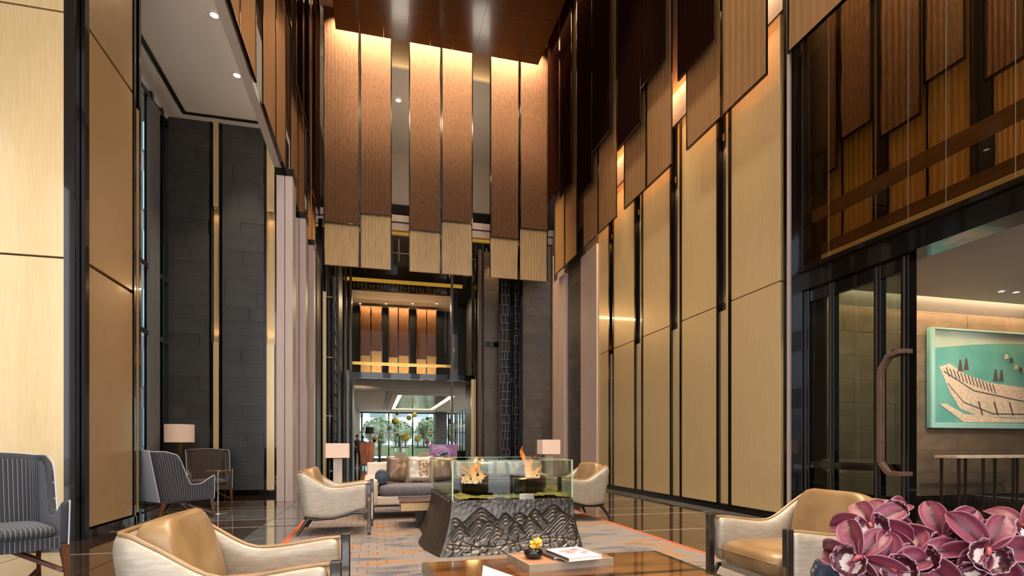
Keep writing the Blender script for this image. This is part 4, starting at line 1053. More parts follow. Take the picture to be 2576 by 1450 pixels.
# flames
fm = bpy.data.materials.new('flame'); fm.use_nodes = True; nt = fm.node_tree; N = nt.nodes; L = nt.links; N.remove(N['Principled BSDF'])
em = N.new('ShaderNodeEmission'); tr = N.new('ShaderNodeBsdfTransparent'); mxs = N.new('ShaderNodeMixShader')
tc = N.new('ShaderNodeTexCoord'); sp_ = N.new('ShaderNodeSeparateXYZ'); L.new(tc.outputs['Object'], sp_.inputs[0])
mr = N.new('ShaderNodeMapRange'); mr.inputs[1].default_value = 0.0; mr.inputs[2].default_value = 0.42; L.new(sp_.outputs[2], mr.inputs[0])
rp = N.new('ShaderNodeValToRGB'); e = rp.color_ramp.elements; e[0].color = lin('#ffd29a'); e[1].color = lin('#d9641e'); x = e.new(0.45); x.color = lin('#ff9c4e')
L.new(mr.outputs[0], rp.inputs[0]); L.new(rp.outputs[0], em.inputs[0]); em.inputs[1].default_value = 1.05
nz = N.new('ShaderNodeTexNoise'); nz.inputs['Scale'].default_value = 16; mpz = N.new('ShaderNodeMapping'); mpz.inputs['Scale'].default_value = (1, 1, 0.35); L.new(tc.outputs['Object'], mpz.inputs[0]); L.new(mpz.outputs[0], nz.inputs[0])
mo = N.new('ShaderNodeMapRange'); mo.inputs[1].default_value = 0.35; mo.inputs[2].default_value = 0.6; mo.inputs[3].default_value = 0.08; mo.inputs[4].default_value = 0.75; L.new(nz.outputs[0], mo.inputs[0])
L.new(mo.outputs[0], mxs.inputs[0]); L.new(tr.outputs[0], mxs.inputs[1]); L.new(em.outputs[0], mxs.inputs[2]); L.new(mxs.outputs[0], N['Material Output'].inputs[0]); MATS['flame'] = fm
def flame(loc, tongues, label, seed):
    t = thing('flame', label, 'flame', loc)
    rnd = random.Random(seed)
    more = []
    for (dx, h, w_, ln, dy) in tongues:
        more.append((dx, h, w_*0.8, ln, dy))
        for _ in range(2): more.append((dx+rnd.uniform(-0.03, 0.03), h*rnd.uniform(0.45, 0.8), w_*rnd.uniform(0.35, 0.6), ln+rnd.uniform(-0.04, 0.04), dy+rnd.uniform(-0.02, 0.02)))
    for (dx, h, w_, ln, dy) in more:
        ph = rnd.random()*6; k = 12; pts = []; rr = []
        for i in range(k+1):
            v = i/k; sw = 0.022*math.sin(ph+7*v)*v*2
            pts.append((dx+ln*v**1.4+sw, dy+0.012*math.sin(ph*2+6*v), h*v)); rr.append(max(0.0008, w_*(0.55+0.9*v)*(1-v)**0.85*(1+0.25*math.sin(11*v+ph))))
        g = G().tube(pts, rr, 10)
        g.v = [(x, dy+(y-dy)*0.55, z) for x, y, z in g.v]
        g.build('flame_tongue', 'flame', t, smooth=True)
    return t
FX, FY = 1.30, 6.10
flame((on_Y(1190, 5.72), 5.70, RUGZ+PH+0.155), [(-0.05, 0.20, 0.045, -0.05, 0), (0.0, 0.29, 0.05, 0.01, 0.02), (0.05, 0.21, 0.04, 0.05, -0.01), (0.02, 0.15, 0.05, -0.02, 0), (-0.09, 0.13, 0.03, -0.02, 0.01), (0.08, 0.12, 0.03, 0.01, 0.01)], 'wide low orange flame on the left of the ring burner', 2)
flame((on_Y(1328, 5.74), 5.74, RUGZ+PH+0.155), [(0.0, 0.40, 0.065, -0.05, 0), (0.03, 0.30, 0.055, 0.03, 0.02), (0.07, 0.20, 0.045, 0.06, -0.01), (0.0, 0.22, 0.045, -0.01, -0.02)], 'tall narrow orange flame on the right of the ring burner', 5)
for (x, y, p) in ((on_Y(1190, 5.7), 5.7, 8), (on_Y(1328, 5.74), 5.74, 10)):
    l = bpy.data.lights.new('fire_glow', 'POINT'); l.energy = p; l.color = (1.0, 0.55, 0.22); l.shadow_soft_size = 0.08
    o = bpy.data.objects.new('fire_glow', l); C.objects.link(o); o.location = (x, y, 0.85)

# ================================================================== COFFEE TABLE AND WHAT STANDS ON IT
CZ = 0.42
ct = thing('coffee_table', 'low lacquered coffee table with black inlay in the foreground', 'table', (1.01, 2.52, RUGZ))
TX, TY, tz = 0.75, 0.68, CZ-RUGZ
G().box(-TX, TX, -TY, TY, tz-0.06, tz-0.004).build('core', 'ebony', ct, bevel=0.003)
cuts_x = [(-TX+0.035, -0.005+0.3), (0.335, TX-0.035)]; cuts_y = [(-TY+0.035, 0.10), (0.145, TY-0.005)]
for (a, b) in ((-TX+0.035, TX-0.035),):
    for (c, d) in cuts_y: pass
G().box(-TX+0.04, 0.33, 0.16, TY-0.006, tz-0.004, tz).build('veneer_panel', 'veneer', ct)
G().box(0.33, TX-0.04, 0.16, TY-0.006, tz-0.004, tz).build('veneer_panel', 'veneer', ct)
G().box(-TX+0.04, TX-0.04, -TY+0.04, 0.105, tz-0.004, tz).build('veneer_panel', 'veneer', ct)
G().box(-TX, -TX+0.04, -TY, TY, tz-0.004, tz).build('inlay', 'black_bronze', ct); G().box(TX-0.04, TX, -TY, TY, tz-0.004, tz).build('inlay', 'black_bronze', ct)
G().box(-TX+0.04, TX-0.04, 0.105, 0.16, tz-0.004, tz).build('inlay', 'black_bronze', ct)
for x in (-0.6, 0.6):
    for y in (-0.55, 0.55): G().box(x-0.05, x+0.05, y-0.05, y+0.05, 0, tz-0.06).build('leg', 'ebony', ct, bevel=0.003)
ty_ = thing('tray', 'pale wooden tray with leather lining on the coffee table', 'tray', (1.035, 3.0, CZ), R(7))
G().box(-0.26, 0.26, -0.17, 0.17, 0, 0.012).build('base', 'tan_wood', ty_)
G().box(-0.248, 0.248, -0.158, 0.158, 0.012, 0.036).build('lining', 'tray_leather', ty_)
for b in ((-0.26, 0.26, -0.17, -0.158), (-0.26, 0.26, 0.158, 0.17), (-0.26, -0.248, -0.158, 0.158), (0.248, 0.26, -0.158, 0.158)): G().box(*b, 0.012, 0.042).build('rim', 'tan_wood', ty_)
TZ = CZ+0.037
def on_tray(px, py): return floor_pt(px, py, TZ)
vx, vy = on_tray(1342, 1405)
v = thing('bud_vase', 'small round black vase holding a yellow flower on the tray', 'vase', (vx, vy, TZ))
G().lathe([(0.028, 0), (0.047, 0.010), (0.056, 0.028), (0.052, 0.046), (0.036, 0.058), (0.022, 0.061), (0.018, 0.056)], 28).build('body', 'black_ceramic', v, smooth=True)
fl_ = thing('yellow_flower', 'yellow orchid bloom standing in the small black vase', 'flower', (vx+0.01, vy, TZ+0.061))
for k in range(6):
    a = k*PI/3+0.3
    def pet(u, w__, a=a):
        r = 0.042*w__; wd = 0.020*math.sin(PI*min(1, w__*0.9+0.08)); c_, s_ = math.cos(a), math.sin(a); q = (2*u-1)*wd
        return (c_*r-s_*q, (s_*r+c_*q)*0.6-0.02, 0.028+(s_*r+c_*q)*0.75+0.012*math.sin(3*w__+k))
    G().slab(pet, 5, 6, 0.0015).build('petal', 'yellow_petal', fl_, smooth=True)
G().sphere((0, -0.03, 0.03), 0.011, 10, 8).build('flower_lip', 'yellow_petal', fl_, smooth=True)
G().tube([(0, 0, -0.02), (0, -0.005, 0.02)], 0.003, 6).build('stem', 'moss', fl_)
def book(px, py, w_, d_, h_, rz, cover, label, z):
    x, y = floor_pt(px, py, z)
    b = thing('book', label, 'book', (x, y, z), R(rz))
    G().box(-w_/2+0.003, w_/2-0.003, -d_/2+0.002, d_/2-0.004, 0.003, h_-0.003).build('pages', 'white_paper', b)
    G().box(-w_/2, w_/2, -d_/2, d_/2, 0, 0.003).build('cover', cover, b); G().box(-w_/2, w_/2, -d_/2, d_/2, h_-0.003, h_).build('cover', cover, b)
    G().box(-w_/2, -w_/2+0.003, -d_/2, d_/2, 0.003, h_-0.003).build('spine', 'book_grey', b)
    return b
book(1398, 1396, 0.17, 0.26, 0.018, 10, 'book_grey', 'thin grey book lying under the white book on the tray', TZ)
bk = book(1442, 1399, 0.21, 0.27, 0.022, 9, 'white_paper', 'white book with pink printed cover on top of the tray', TZ+0.018)
for j, (x, y, a, b) in enumerate(((-0.01, 0.035, 0.13, 0.07), (0.05, 0.07, 0.06, 0.05), (-0.03, -0.02, 0.06, 0.05), (0.04, -0.045, 0.04, 0.07), (0.075, -0.01, 0.04, 0.05))):
    o = G().lathe([(0.001, 0.022), (0.5, 0.022), (0.5, 0.0226), (0.001, 0.0226)], 14, caps=False).build('cover_print', 'pink_ink', bk); o.location = (x, y, 0); o.scale = (a, b, 1)

# ---- sofa at the camera's feet, only a cushion corner shows
s2 = thing('sofa', 'seat whose white cushion corner pokes up at the bottom before the coffee table', 'sofa', (0.45, 1.28, RUGZ))
G().box(-0.75, 0.75, -0.35, 0.30, 0.12, 0.40).build('seat', 'sofa_cream', s2, bevel=0.03)
G().box(-0.75, 0.75, -0.42, -0.24, 0.12, 0.58).build('backrest', 'sofa_cream', s2, bevel=0.03)
for x in (-0.68, 0.68):
    for y in (-0.36, 0.24): G().box(x-0.03, x+0.03, y-0.03, y+0.03, 0, 0.12).build('leg', 'ebony', s2)
cu = pillow(0.42, 0.42, 0.13, seed=9).build('back_cushion', 'white_paper', s2, smooth=True)
cu.location = (-0.02, 0.12, 0.504); cu.rotation_euler = (R(-10), R(14), R(-10))

# ================================================================== ORCHIDS
om = pmat('orchid', '#83344b', 0.42, sheen=0.1, bump=0.1, bscale=120); nt = om.node_tree; N = nt.nodes; L = nt.links
at_ = N.new('ShaderNodeAttribute'); at_.attribute_name = 'edge'; rp = N.new('ShaderNodeValToRGB'); e = rp.color_ramp.elements
e[0].position = 0.0; e[0].color = lin('#380a1a'); e[1].position = 1.0; e[1].color = lin('#9a5c6e')
for p_, c_ in ((0.16, '#641c2e'), (0.55, '#7d2e42'), (0.86, '#6c2236')): x = e.new(p_); x.color = lin(c_)
L.new(at_.outputs['Fac'], rp.inputs[0]); L.new(rp.outputs[0], N['Principled BSDF'].inputs['Base Color'])
lm = pmat('orchid_lip', '#d8c3b8', 0.4, bump=0.15, bscale=200); nt = lm.node_tree; N = nt.nodes; L = nt.links
at_ = N.new('ShaderNodeAttribute'); at_.attribute_name = 'edge'; rp = N.new('ShaderNodeValToRGB'); e = rp.color_ramp.elements
nz = N.new('ShaderNodeTexNoise'); nz.inputs['Scale'].default_value = 260; tc = N.new('ShaderNodeTexCoord'); L.new(tc.outputs['Object'], nz.inputs[0])
ma = N.new('ShaderNodeMath'); ma.operation = 'MULTIPLY_ADD'; ma.inputs[1].default_value = 0.5; L.new(nz.outputs['Fac'], ma.inputs[0])
sb = N.new('ShaderNodeMath'); sb.operation = 'SUBTRACT'; sb.inputs[1].default_value = 0.25; L.new(at_.outputs['Fac'], sb.inputs[0]); L.new(sb.outputs[0], ma.inputs[2])
e[0].position = 0.0; e[0].color = lin('#7a2034'); e[1].position = 1.0; e[1].color = lin('#b98a96')
for p_, c_ in ((0.18, '#8a3a48'), (0.24, '#cbb3a8'), (0.56, '#d2bcb2'), (0.62, '#4a0f20'), (0.92, '#3c0a18')): x = e.new(p_); x.color = lin(c_)
L.new(ma.outputs[0], rp.inputs[0]); L.new(rp.outputs[0], N['Principled BSDF'].inputs['Base Color'])
pmat('orchid_deep', '#5a1428', 0.45, var='#7a2238', vscale=40)
pmat('orchid_white', '#d8c3b8', 0.5, var='#52121f', vscale=70, detail=2, lo=0.5, hi=0.56)
pmat('orchid_edge', '#c48a98', 0.5); pmat('orchid_core', '#8f2f3c', 0.4, var='#b8605a', vscale=60)
pmat('stem_olive', '#8f7a2c', 0.5); pmat('blue_glaze', '#2c3a52', 0.2, coat=0.4)
def petal_fn(Lp, Wp, curl, cup, tw=0.0):
    def fn(u, v):
        s_ = 2*u-1; tt = (v-0.53)/0.475; wd = Wp*math.sqrt(max(0.0, 1-tt*tt))*(0.72+0.28*v)+0.0012
        x = s_*wd; y = Lp*v
        z = cup*(s_*s_)*wd*3 - curl*v*v*Lp + 0.10*wd*math.cos(3*s_)*math.sin(PI*v)
        z -= 0.0015*math.exp(-(s_/0.12)**2)
        return (x*math.cos(tw*v)-z*math.sin(tw*v)*0.3, y, z)
    return fn
def make_orchid_meshes():
    out = {}
    for nm, (Lp, Wp, cu_, cp_) in {'a': (0.050, 0.0155, 0.25, 0.25), 'b': (0.048, 0.017, 0.12, 0.35), 'c': (0.046, 0.0145, 0.4, 0.2)}.items():
        o = G().slab(petal_fn(Lp, Wp, cu_, cp_), 8, 10, 0.0009).build('petal', 'orchid', smooth=True); out[nm] = o.data; ed = o.data.attributes.new('edge', 'FLOAT', 'POINT'); ed.data.foreach_set('value', [abs(2*((k % 9)/8)-1) for k in range(len(o.data.vertices))]); bpy.data.objects.remove(o)
    def lip(u, v):
        a = R(-155)+R(310)*u-PI/2; w_ = v*PI*0.52; r = 0.0165*math.sin(w_)*(1+0.07*math.sin(9*a)*v)
        return (r*math.cos(a)*1.12, -0.010+r*math.sin(a), 0.004+0.013*(1-math.cos(w_))-0.004*v*v*math.sin(a)*-1)
    o = G().slab(lip, 24, 12, 0.0009).build('lip', 'orchid_lip', smooth=True); out['lip'] = o.data
    ed = o.data.attributes.new('edge', 'FLOAT', 'POINT'); ed.data.foreach_set('value', [min(1.0, math.hypot(q.co.x/1.12, q.co.y+0.010)/0.0168) for q in o.data.vertices]); bpy.data.objects.remove(o)
    o = G().tube([(0, 0.002, 0.002), (0, 0.001, 0.007), (0, -0.003, 0.011), (0, -0.007, 0.012)], [0.0022, 0.0026, 0.003, 0.002], 10).build('column', 'orchid_core', smooth=True); out['col'] = o.data; bpy.data.objects.remove(o)
    return out
OM = make_orchid_meshes()
def rad(az): return R(az)
def orchid_flower(parent, loc, face, roll, s, rndf):
    """flower whose front points along face; local z is the front, y is up"""
    e_ = bpy.data.objects.new('flower', OM['col']); C.objects.link(e_); e_.parent = parent; e_.location = loc
    f = Vector(face).normalized(); q = f.to_track_quat('Z', 'Y'); e_.rotation_mode = 'QUATERNION'
    e_.rotation_quaternion = q @ Matrix.Rotation(R(roll), 4, 'Z').to_quaternion(); e_.scale = (s, s, s)
    for k, (a, kind) in enumerate(((0, 'c'), (66, 'a'), (-66, 'a'), (128, 'b'), (-128, 'b'))):
        share('petal', OM[kind], (0, 0, 0.0006*k), e_, (R(rndf.uniform(-14, 8)), R(rndf.uniform(-10, 10)), R(a+rndf.uniform(-8, 8))))
    share('lip', OM['lip'], (0, -0.002, 0.002), e_, (R(-12), 0, 0), (1.05, 1.05, 1.05))
    return e_
def pt(px, py, zc):
    xc = (px-PX)/FPX*zc; return Vector((xc*math.cos(YAW)+zc*math.sin(YAW), -xc*math.sin(YAW)+zc*math.cos(YAW), CAM_H+(PY-py)*zc/FPX))
camv = Vector((0, 0, CAM_H))
vb = pt(2135, 1490, 0.80)                                      # vase axis
vz = pt(2100, 1412, 0.80).z
st = thing('side_table', 'dark pedestal side table under the orchid vase, below the frame', 'table', (vb.x, vb.y, 0))
G().lathe([(0.16, 0.0), (0.16, 0.02), (0.03, 0.04)], 24).build('base', 'ebony', st, smooth=True); G().lathe([(0.03, 0.02), (0.03, 0.70)], 14).build('stem', 'ebony', st, smooth=True)
G().lathe([(0.19, 0.70), (0.19, 0.72)], 32).build('top', 'veneer', st)
va = thing('vase', 'dark blue glazed vase holding the purple orchids', 'vase', (vb.x, vb.y, 0.72))
hh = vz-0.72
G().lathe([(0.03, 0), (0.045, 0.01), (0.05, hh*0.5), (0.05, hh-0.02), (0.044, hh-0.004), (0.034, hh), (0.03, hh-0.01)], 28).build('body', 'blue_glaze', va, smooth=True)
fls = [(2190, 1325, 0.78, (-0.1, 0.4), 20, 1.1), (2165, 1405, 0.74, (-0.35, 0.1), -35, 1.15), (2235, 1435, 0.73, (0.15, 0.25), 60, 1.1), (2312, 1400, 0.74, (0.0, 0.35), 0, 1.15), (2370, 1355, 0.76, (0.25, 0.1), 15, 1.2),
       (2480, 1385, 0.72, (0.35, 0.1), -25, 1.2), (2570, 1330, 0.74, (0.4, 0.5), 30, 1.1), (2420, 1470, 0.72, (0.1, 0.3), 100, 1.1), (2230, 1300, 0.82, (0.3, 0.9), 80, 0.9)]
SPR = [([0, 1, 2, 8], 'purple orchid spray with open blooms nearest the armchair, left of three'), ([3, 4, 7], 'purple orchid spray with two wide blooms in the middle'), ([5, 6], 'purple orchid spray reaching to the right edge of the photo')]
rndf = random.Random(11)
root = Vector((vb.x, vb.y, vz-0.03))
for ids, lab in SPR:
    t = thing('orchid_spray', lab, 'flower', root, 0, 'orchid sprays in the blue vase')
    P = [pt(fls[k][0], fls[k][1], fls[k][2]+0.03) for k in ids]
    P.sort(key=lambda p: (p-root).length)
    # main stem arches over the flowers, each bloom on a short pedicel
    far = P[-1]-root; mid_ = far*0.5+Vector((0, 0, 0.035))
    stem = [Vector((0, 0, 0)), Vector((0, 0, 0.02))+far*0.12, mid_*0.7+Vector((0, 0, 0.01)), mid_*1.3, far+Vector((0, 0, -0.01))]
    def bez(tt): n_ = len(stem)-1; return sum((stem[i]*(math.comb(n_, i)*(1-tt)**(n_-i)*tt**i) for i in range(n_+1)), Vector())
    sp = [bez(k/20) for k in range(21)]
    so = G().tube(sp, 0.0035, 8).build('stem', 'stem_olive', t, smooth=True)
    for k in ids:
        px, py, zc, (fx, fz), roll, sc_ = fls[k]
        p = pt(px, py, zc)-root
        tc_ = (camv-(p+root)).normalized(); rt = Vector((tc_.y, -tc_.x, 0)).normalized()*-1
        face = tc_+rt*fx+Vector((0, 0, 1))*fz
        near = min(sp, key=lambda q: (q-p).length)
        G().tube([near, near*0.5+p*0.5+Vector((0, 0, 0.004)), p], 0.002, 6).build('pedicel', 'stem_olive', t, smooth=True)
        orchid_flower(t, p, face, roll, sc_, rndf)

# ================================================================== SIDE ROOM: PAINTING, CONSOLE
YW = 7.46
pl, pr = on_Y(2338, YW-0.06), on_Y(2820, YW-0.06)
pzt, pzb = z_at(pl, YW-0.06, 824), z_at(pl, YW-0.06, 1077)
pmat('teal_paint', '#4f918e', 0.35, coat=0.3, var='#6fada0', vscale=1.2, detail=3)
pmat('teal_edge', '#8db9b4', 0.4); pmat('teal_sky', '#9fb3ad', 0.4, var='#aebba6', vscale=2)
pmat('ship_cream', '#dccab4', 0.6, var='#c2ab92', vscale=20, bump=0.5, bscale=40); pmat('ship_dark', '#4b4540', 0.6)
pa = thing('painting', 'teal framed painting of a pale wooden ship in the side room', 'painting', (pl, YW-0.06, pzb))
PW, PHt = pr-pl, pzt-pzb
G().box(0, PW, 0, 0.05, 0, PHt).build('canvas', 'teal_paint', pa)
fw = 0.09
for b in ((0, fw*0.9, 0, PHt), (PW-fw*0.9, PW, 0, PHt), (fw*0.9, PW-fw*0.9, 0, fw), (fw*0.9, PW-fw*0.9, PHt-0.03, PHt)): G().box(b[0], b[1], -0.04, 0.0, b[2], b[3]).build('frame_side', 'teal_edge', pa, bevel=0.004)
def UV(u, v): return (fw*0.9+u*(PW-1.8*fw)*1.0, fw+v*(PHt-fw-0.03))
def flat(name, poly, mat, d):
    G().prism([UV(*p) for p in poly], 'y', -d, 0.0).build(name, mat, pa)
flat('painted_sky', [(0, 0.80), (0.2, 0.86), (0.36, 0.89), (1, 0.93), (1, 1), (0, 1)], 'teal_sky', 0.002)
hull = [(0.03, 0.60), (0.08, 0.64), (0.16, 0.53), (0.28, 0.45), (0.5, 0.40), (0.8, 0.46), (0.95, 0.62), (0.9, 0.30), (0.8, 0.10), (0.5, 0.06), (0.22, 0.08), (0.13, 0.16), (0.08, 0.34)]
flat('painted_hull', hull, 'ship_cream', 0.006)
for k in range(16):
    u = 0.20+0.04*k; flat('painted_rib', [(u, 0.09), (u+0.007, 0.09), (u-0.012, 0.24), (u-0.02, 0.24)], 'ship_dark' if k % 2 else 'teal_sky', 0.008)
for k in range(14):
    u = 0.06+0.018*k; z = 0.60-0.013*k; flat('painted_plank', [(u, z), (u+0.005, z), (u+0.02, z-0.10), (u+0.015, z-0.10)], 'ship_dark', 0.008)
for pts_ in ([(0.05, 0.55), (0.2, 0.35), (0.45, 0.25), (0.9, 0.29)], [(0.07, 0.42), (0.15, 0.22), (0.3, 0.10), (0.9, 0.11)]):
    for (a, b) in zip(pts_[:-1], pts_[1:]): flat('painted_wale', [(a[0], a[1]), (b[0], b[1]), (b[0], b[1]+0.012), (a[0], a[1]+0.012)], 'ship_dark', 0.009)
flat('painted_boat', [(0.03, 0.20), (0.06, 0.21), (0.15, 0.10), (0.35, 0.06), (0.9, 0.05), (0.9, 0.02), (0.15, 0.01)], 'ship_cream', 0.010)
rnd = random.Random(2)
for k in range(16):
    u = 0.36+0.025*k; z = 0.70-0.18*math.sin(PI*min(1, k/15))+rnd.uniform(-0.02, 0.02)
    flat('painted_figure', [(u, z), (u+0.02, z+0.01), (u+0.018, z+0.05), (u+0.004, z+0.06)], 'ship_dark' if k % 2 else 'ship_cream', 0.006)
for (u, z) in ((0.12, 0.56), (0.15, 0.58), (0.30, 0.47), (0.33, 0.47)): flat('painted_figure', [(u, z), (u+0.025, z), (u+0.016, z+0.13), (u+0.010, z+0.13)], 'ship_dark', 0.007)
# console table
cx, cy = on_Y(2405, 6.75), 6.9
cn = thing('console_table', 'narrow console table with pale top under the ship painting', 'table', (cx, cy, 0))
zt2 = z_at(cx, 6.75, 1147)
G().box(0, 1.9, -0.16, 0.2, zt2-0.045, zt2).build('top', 'marble_cream', cn, bevel=0.004)
for x in (0.1, 0.62, 1.28, 1.8):
    for y in (-0.12, 0.16): G().bar((x, y, 0), (x, y, zt2-0.045), 0.025, 0.025, w2=0.035, h2=0.035).build('leg', 'ebony', cn)

# ================================================================== EYE CHAIR BEHIND THE SOFA
pmat('violet_lacquer', '#7d5a8c', 0.25, coat=0.4, var='#96658f', vscale=5); pmat('violet_pale', '#a58ab5', 0.3, coat=0.3); pmat('eye_dark', '#15151a', 0.1, coat=0.6); pmat('eye_rim', '#b9c2b4', 0.3)
yE = 11.8; xE = on_Y(1116, yE); zE0, zE1 = z_at(xE, yE, 1166), z_at(xE, yE, 1119)
ec = thing('eye_chair', 'violet chair whose square back is sculpted as an open eye', 'chair', (xE, yE, 0))
EW = 0.31
def eback(u, v):
    x = (2*u-1)*EW*(1-0.10*(1-v)); z = zE0-0.12+(zE1-zE0+0.12)*v; cxx, czz = 0.0, (zE0+zE1)/2-0.01
    d = math.hypot((x-cxx)/0.15, (z-czz)/0.08); return (x, -0.03*math.exp(-(d-1.1)**2*6)+0.05*(2*u-1)**2, z)
G().slab(eback, 26, 22, -0.05).build('backrest', 'violet_lacquer', ec, smooth=True)
def eye_poly(w_, h_, n=16): return [(w_*math.cos(2*PI*k/n), (zE0+zE1)/2-0.005+h_*math.sin(2*PI*k/n)*(1-0.25*abs(math.cos(2*PI*k/n)))+0.05*w_*math.cos(2*PI*k/n)*4) for k in range(n)]
G().prism(eye_poly(0.135, 0.062), 'y', -0.05, -0.02).build('eye_lid', 'violet_pale', ec); G().prism(eye_poly(0.118, 0.05), 'y', -0.055, -0.02).build('eye_rim', 'eye_rim', ec); G().prism(eye_poly(0.105, 0.042), 'y', -0.062, -0.02).build('pupil', 'eye_dark', ec)
G().box(-0.27, 0.27, -0.45, 0.02, 0.40, 0.48).build('seat', 'violet_lacquer', ec, bevel=0.03)
for x in (-0.23, 0.23):
    for y in (-0.4, 0.0): G().box(x-0.02, x+0.02, y-0.02, y+0.02, 0, 0.4).build('leg', 'ebony', ec)
for x in (-0.24, 0.24): G().box(x-0.02, x+0.02, -0.02, 0.02, 0.45, zE0).build('back_post', 'violet_lacquer', ec)
# ================================================================== PASSAGE AND FAR LOBBY
LZ, LY, LX = 3.75, 44.0, 6.3
sbox('wall_passage_left', (-1.35, -1.2, 22.3, LY, 0, LZ), 'brown_beam')
sbox('wall_passage_right', (4.15, 6.6, 23.7, 24.6, 0, LZ), 'black_matte')
cp = bpy.data.objects['ceiling_passage']
def ring(name, x0, x1, y0, y1, w_, z0, z1, mat, parent):
    g = G().box(x0, x1, y0, y0+w_, z0, z1).box(x0, x1, y1-w_, y1, z0, z1).box(x0, x0+w_, y0+w_, y1-w_, z0, z1).box(x1-w_, x1, y0+w_, y1-w_, z0, z1)
    return g.build(name, mat, parent)
cx0, cx1, cy0, cy1 = 0.9, 4.25, 28.4, 40.0
ring('coffer_rim', cx0-0.1, cx1+0.1, cy0-0.3, cy1+0.3, 0.3, LZ-0.06, LZ-0.001, 'ceiling_paint', cp)
ring('coffer_glow', cx0+0.2, cx1-0.2, cy0+0.1, cy1-0.1, 0.22, LZ-0.03, LZ-0.001, 'lamp_gold', cp)
pmat('coffer_silver', '#b9b4aa', 0.15, 0.6, var='#8f8a82', vscale=2, vstretch=(3, 0.5, 1))
G().box(cx0+0.45, cx1-0.45, cy0+0.4, cy1-0.4, LZ-0.012, LZ-0.001).build('coffer_mirror', 'coffer_silver', cp)
for y in (27.2, 41.2): G().box(-1.2, LX, y-0.04, y+0.04, LZ-0.004, LZ-0.001).build('slot', 'black_matte', cp)
G().box(0.5, 0.62, 27.2, 41.2, LZ-0.004, LZ-0.001).build('slot', 'black_matte', cp)
area('passage_light', (2.5, 34, LZ-0.1), (0, 0, 0), 2.6, 10, 400, SOFT)
spot('passage_fill_spot', (-0.6, 25.2, 2.9), (-0.8, 25.6, LZ), 18, WARM, 120, 0.9, 0.1)  # added uplight without a fixture, brightens the passage ceiling
spot('desk_spot', (-0.4, 26.4, LZ-0.05), (-0.6, 27.0, 0.7), 120, WARM, 70, 0.8, 0.06)
ww = struct(G().box(-1.2, LX, LY, LY+0.02, 0.05, LZ).build('window_3', 'clear_glass'))
for px in (910, 978, 1038, 1092, 1128, 1145):
    x = on_Y(px, LY-0.05); G().box(x-0.05, x+0.05, LY-0.08, LY+0.06, 0, LZ).build('mullion', 'black_bronze', ww)
for z0, z1, m in ((0, 0.12, 'black_bronze'), (2.1, 2.2, 'lattice_pale'), (LZ-0.1, LZ, 'black_bronze')): G().box(-1.2, LX, LY-0.06, LY+0.05, z0, z1).build('transom', m, ww)
wy = struct(G().box(LX, LX+0.02, 24.6, LY, 0.05, LZ).build('window_4', 'clear_glass'))
for k in range(14): y = 25+1.4*k; G().box(LX-0.05, LX+0.05, y-0.05, y+0.05, 0, LZ).build('mullion', 'black_bronze', wy)
sbox('wall_passage_pier', (on_Y(1095, 42.8), on_Y(1124, 42.8), 42.8, 43.7, 0, LZ), 'stone_tile')
x = on_Y(1133, 43.2); tag(G().box(x-0.12, x+0.12, 43.1, 43.3, 2.8, 3.25).build('wall_speaker', 'black_matte', bevel=0.02), 'small black loudspeaker beside the grey pier in the far lobby', 'loudspeaker')
G().box(x-0.01, x+0.01, 43.18, 43.22, 3.25, LZ).build('hanger', 'black_bronze', bpy.data.objects['wall_speaker'])
# copper reception desk
pmat('copper_sheet', '#9c5a38', 0.28, 0.8, var='#6f3a22', vscale=2.5, vstretch=(3, 3, 0.7), bump=0.15, bscale=5)
YD = 27.0
dx0, dx1 = on_Y(904, YD), on_Y(943, YD); dz = z_at(dx0, YD, 1114)
dk2 = thing('reception_desk', 'tapered copper reception desk at the left of the passage', 'desk', ((dx0+dx1)/2, YD, 0))
hw = (dx1-dx0)/2
G().prism([(-hw, dz), (hw, dz), (hw*0.82, 0.22), (-hw*0.82, 0.22)], 'y', 0.0, 0.55).build('body', 'copper_sheet', dk2, bevel=0.01)
G().box(-hw-0.03, hw+0.03, -0.03, 0.58, dz, dz+0.03).build('top', 'ebony', dk2)
G().box(-hw*0.8, hw*0.8, 0.02, 0.53, 0.14, 0.22).build('foot_rail', 'ebony', dk2)
for x in (-hw*0.75, hw*0.75): G().box(x-0.04, x+0.04, 0.05, 0.5, 0, 0.14).build('leg', 'ebony', dk2)
dkz = dz+0.03
t = thing('table_lamp', 'dark shaded tall lamp standing on the copper desk', 'lamp', (on_Y(931, 27.35), 27.35, dkz))
G().box(-0.06, 0.06, -0.06, 0.06, 0, 0.40).build('column', 'marble_cream', t); G().lathe([(0.22, 0.40), (0.22, 0.72)], 24, caps=False).build('shade', 'black_matte', t, smooth=True)
G().lathe([(0.06, 0.40), (0.218, 0.41)], 24, caps=False).build('shade_ring', 'brass', t)
pmat('yellow_flowers', '#c9b52c', 0.6, var='#a08a1e', vscale=20); pmat('leaf_green', '#586a4a', 0.6, var='#7d8f6c', vscale=12)
def leafball(c, r, n, size, seed, squash=0.9):
    rnd = random.Random(seed); g = G()
    for _ in range(n):
        d = Vector((rnd.gauss(0, 1), rnd.gauss(0, 1), rnd.gauss(0, 1))).normalized(); p = Vector(c)+Vector((d.x*r, d.y*r, d.z*r*squash))*rnd.uniform(0.55, 1.0)
        u = d.orthogonal().normalized(); w_ = d.cross(u); a = rnd.random()*6.3; q = u*math.cos(a)+w_*math.sin(a); s_ = size*rnd.uniform(0.7, 1.3); k = d*0.35*s_
        e_ = q.cross(d)
        g.add([p-q*s_, p+e_*s_*0.5+k, p+q*s_, p-e_*s_*0.5+k*0.2], [(0, 1, 2, 3)])
    return g
